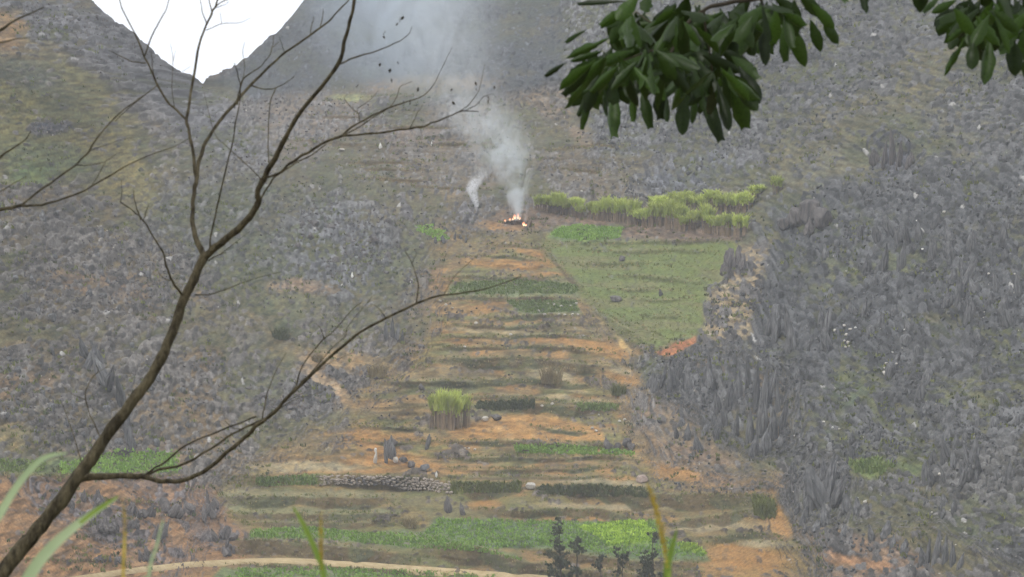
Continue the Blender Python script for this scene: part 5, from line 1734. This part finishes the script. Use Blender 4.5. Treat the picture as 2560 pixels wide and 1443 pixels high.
# ------------------------------------------------------------------ tall grass close to the camera
def blade_strip(pts, D, m, name, parent, curl=.25):
    p = catmull(pts, 6)
    c3 = pix(p[:, 0], p[:, 1], np.full(len(p), D))
    n = len(p)
    t_ = np.gradient(p[:, :2], axis=0)
    t_ /= np.linalg.norm(t_, axis=1)[:, None] + 1e-9
    w_ = p[:, 2] * D / F * .5
    nx, nz_ = t_[:, 1], t_[:, 0]
    sd = np.stack([nx, 0 * nx, nz_], 1)
    l_ = c3 + sd * w_[:, None] + np.array((0, -1, 0)) * (w_ * curl)[:, None]
    r_ = c3 - sd * w_[:, None] + np.array((0, -1, 0)) * (w_ * curl)[:, None]
    v = np.vstack([l_, c3, r_]) - np.array(parent.location)
    f = np.array([(i, i + 1, n + i + 1, n + i) for i in range(n - 1)] + [(n + i, n + i + 1, 2 * n + i + 1, 2 * n + i) for i in range(n - 1)])
    return add(name, np_mesh(name, v, f, m, True), parent)


def seed_head(pts, D, parent):
    p = catmull(pts, 5)
    c3 = pix(p[:, 0], p[:, 1], np.full(len(p), D))
    cs_ = []
    r = random.Random(int(pts[0][0]))
    vs_, fs_, k = [], [], 0
    for i in range(260):
        j = r.randrange(len(p))
        w_ = p[j, 2] * D / F * .5
        a = r.uniform(0, 6.28)
        ln_ = w_ * r.uniform(.9, 1.8)
        b0 = c3[j] + np.array((math.cos(a), math.sin(a), 0)) * w_ * .25
        tip = c3[j] + np.array((math.cos(a) * w_, math.sin(a) * w_, ln_))
        sd = np.array((-math.sin(a), math.cos(a), 0)) * w_ * .22
        vs_ += [b0 - sd, b0 + sd, tip]
        fs_.append((k, k + 1, k + 2))
        k += 3
    add('seed_head', np_mesh('seed_head', np.array(vs_) - np.array(parent.location), np.array(fs_), M['seed']), parent)


def tuft(u_, D, label):
    q = pix(u_, 1443, D)
    e = empty('tall_grass', (float(q[0]), float(q[1]), ground_z(D)))
    props(e, label, 'grass')
    return e


GD_ = 6.0
vb = 1443 + (1.6 / GD_ - .089) * F
g = tuft(-60, GD_, 'arching pale green grass blades beside the bare trunk')
blade_strip([(-120, vb, 20), (-90, 1700, 22), (-60, 1400, 22), (0, 1285, 20), (50, 1205, 17), (95, 1155, 14), (130, 1138, 10), (168, 1133, 3)], GD_, M['blade_pale'], 'blade', g)
blade_strip([(-40, vb, 24), (0, 1750, 28), (40, 1520, 30), (80, 1430, 30), (125, 1372, 27), (175, 1326, 22), (222, 1290, 17), (262, 1263, 13), (292, 1246, 4)], GD_ - .2, M['blade_pale'], 'blade', g)
blade_strip([(200, 1308, 9), (230, 1284, 11), (262, 1262, 11), (296, 1240, 3)], GD_ - .22, M['blade_green'], 'blade_tip', g)
g = tuft(790, GD_, 'blurred green blade and ochre spike above the footpath')
blade_strip([(830, vb, 12), (822, 1700, 14), (810, 1450, 14), (792, 1385, 14), (768, 1330, 13), (748, 1292, 9), (733, 1268, 3)], GD_, M['blade_green'], 'blade', g)
blade_strip([(806, vb, 7), (806, 1700, 7), (804, 1400, 6)], GD_ - .1, M['blade_green'], 'stem', g)
seed_head([(803, 1425, 10), (803, 1380, 16), (802, 1330, 16), (803, 1285, 6)], GD_ - .1, g)
g = tuft(1660, GD_, 'blurred ochre seed head and green blade in front of the crop')
blade_strip([(1690, vb, 9), (1680, 1700, 9), (1672, 1430, 8)], GD_ - .1, M['blade_green'], 'stem', g)
seed_head([(1668, 1420, 12), (1658, 1360, 24), (1645, 1300, 26), (1630, 1245, 20), (1618, 1212, 8)], GD_ - .1, g)
blade_strip([(1672, vb, 16), (1668, 1700, 18), (1668, 1440, 19), (1674, 1395, 16), (1684, 1355, 11), (1692, 1322, 3)], GD_, M['blade_green'], 'blade', g)
g = tuft(380, GD_ - .6, 'faint blurred grass stem crossing the footpath')
blade_strip([(330, vb + 200, 9), (350, 1700, 9), (372, 1440, 8), (390, 1370, 7), (408, 1300, 4)], GD_ - .6, M['blade_pale'], 'blade', g)
g = tuft(305, GD_ - .8, 'faint blurred ochre stem above the pale grass blade')
blade_strip([(300, vb + 300, 8), (306, 1700, 8), (312, 1330, 7)], GD_ - .8, M['seed'], 'stem', g)
seed_head([(312, 1340, 8), (311, 1290, 12), (306, 1250, 4)], GD_ - .8, g)

# ------------------------------------------------------------------ haze
x0, x1, y0, y1, z0, z1 = -760, 760, -210, 1320, -82, 130
hm = bpy.data.materials.new('haze')
hm.use_nodes = True
t = hm.node_tree
t.nodes.clear()
out = N(t, 'ShaderNodeOutputMaterial')
pv_ = N(t, 'ShaderNodeVolumePrincipled')
pv_.inputs['Color'].default_value = (.88, .92, 1.0, 1)
pv_.inputs['Density'].default_value = HAZE_DENSITY
pv_.inputs['Anisotropy'].default_value = .1
t.links.new(pv_.outputs['Volume'], out.inputs['Volume'])
hv_ = [(x, y, z) for x in (x0, x1) for y in (y0, y1) for z in (z0, z1)]
hf_ = [(0, 1, 3, 2), (4, 6, 7, 5), (0, 4, 5, 1), (2, 3, 7, 6), (0, 2, 6, 4), (1, 5, 7, 3)]
hme = bpy.data.meshes.new('haze')
hme.from_pydata(hv_, [], hf_)
hme.materials.append(hm)
props(add('haze', hme), 'thin bluish haze filling the valley', kind='stuff')
print('leaves', n_leaf, 'Z max', float(P1[..., 2].max()), 'Z min', float(P1[..., 2].min()), 'y', float(P1[..., 1].max()), 'x', float(P1[..., 0].min()), float(P1[..., 0].max()))
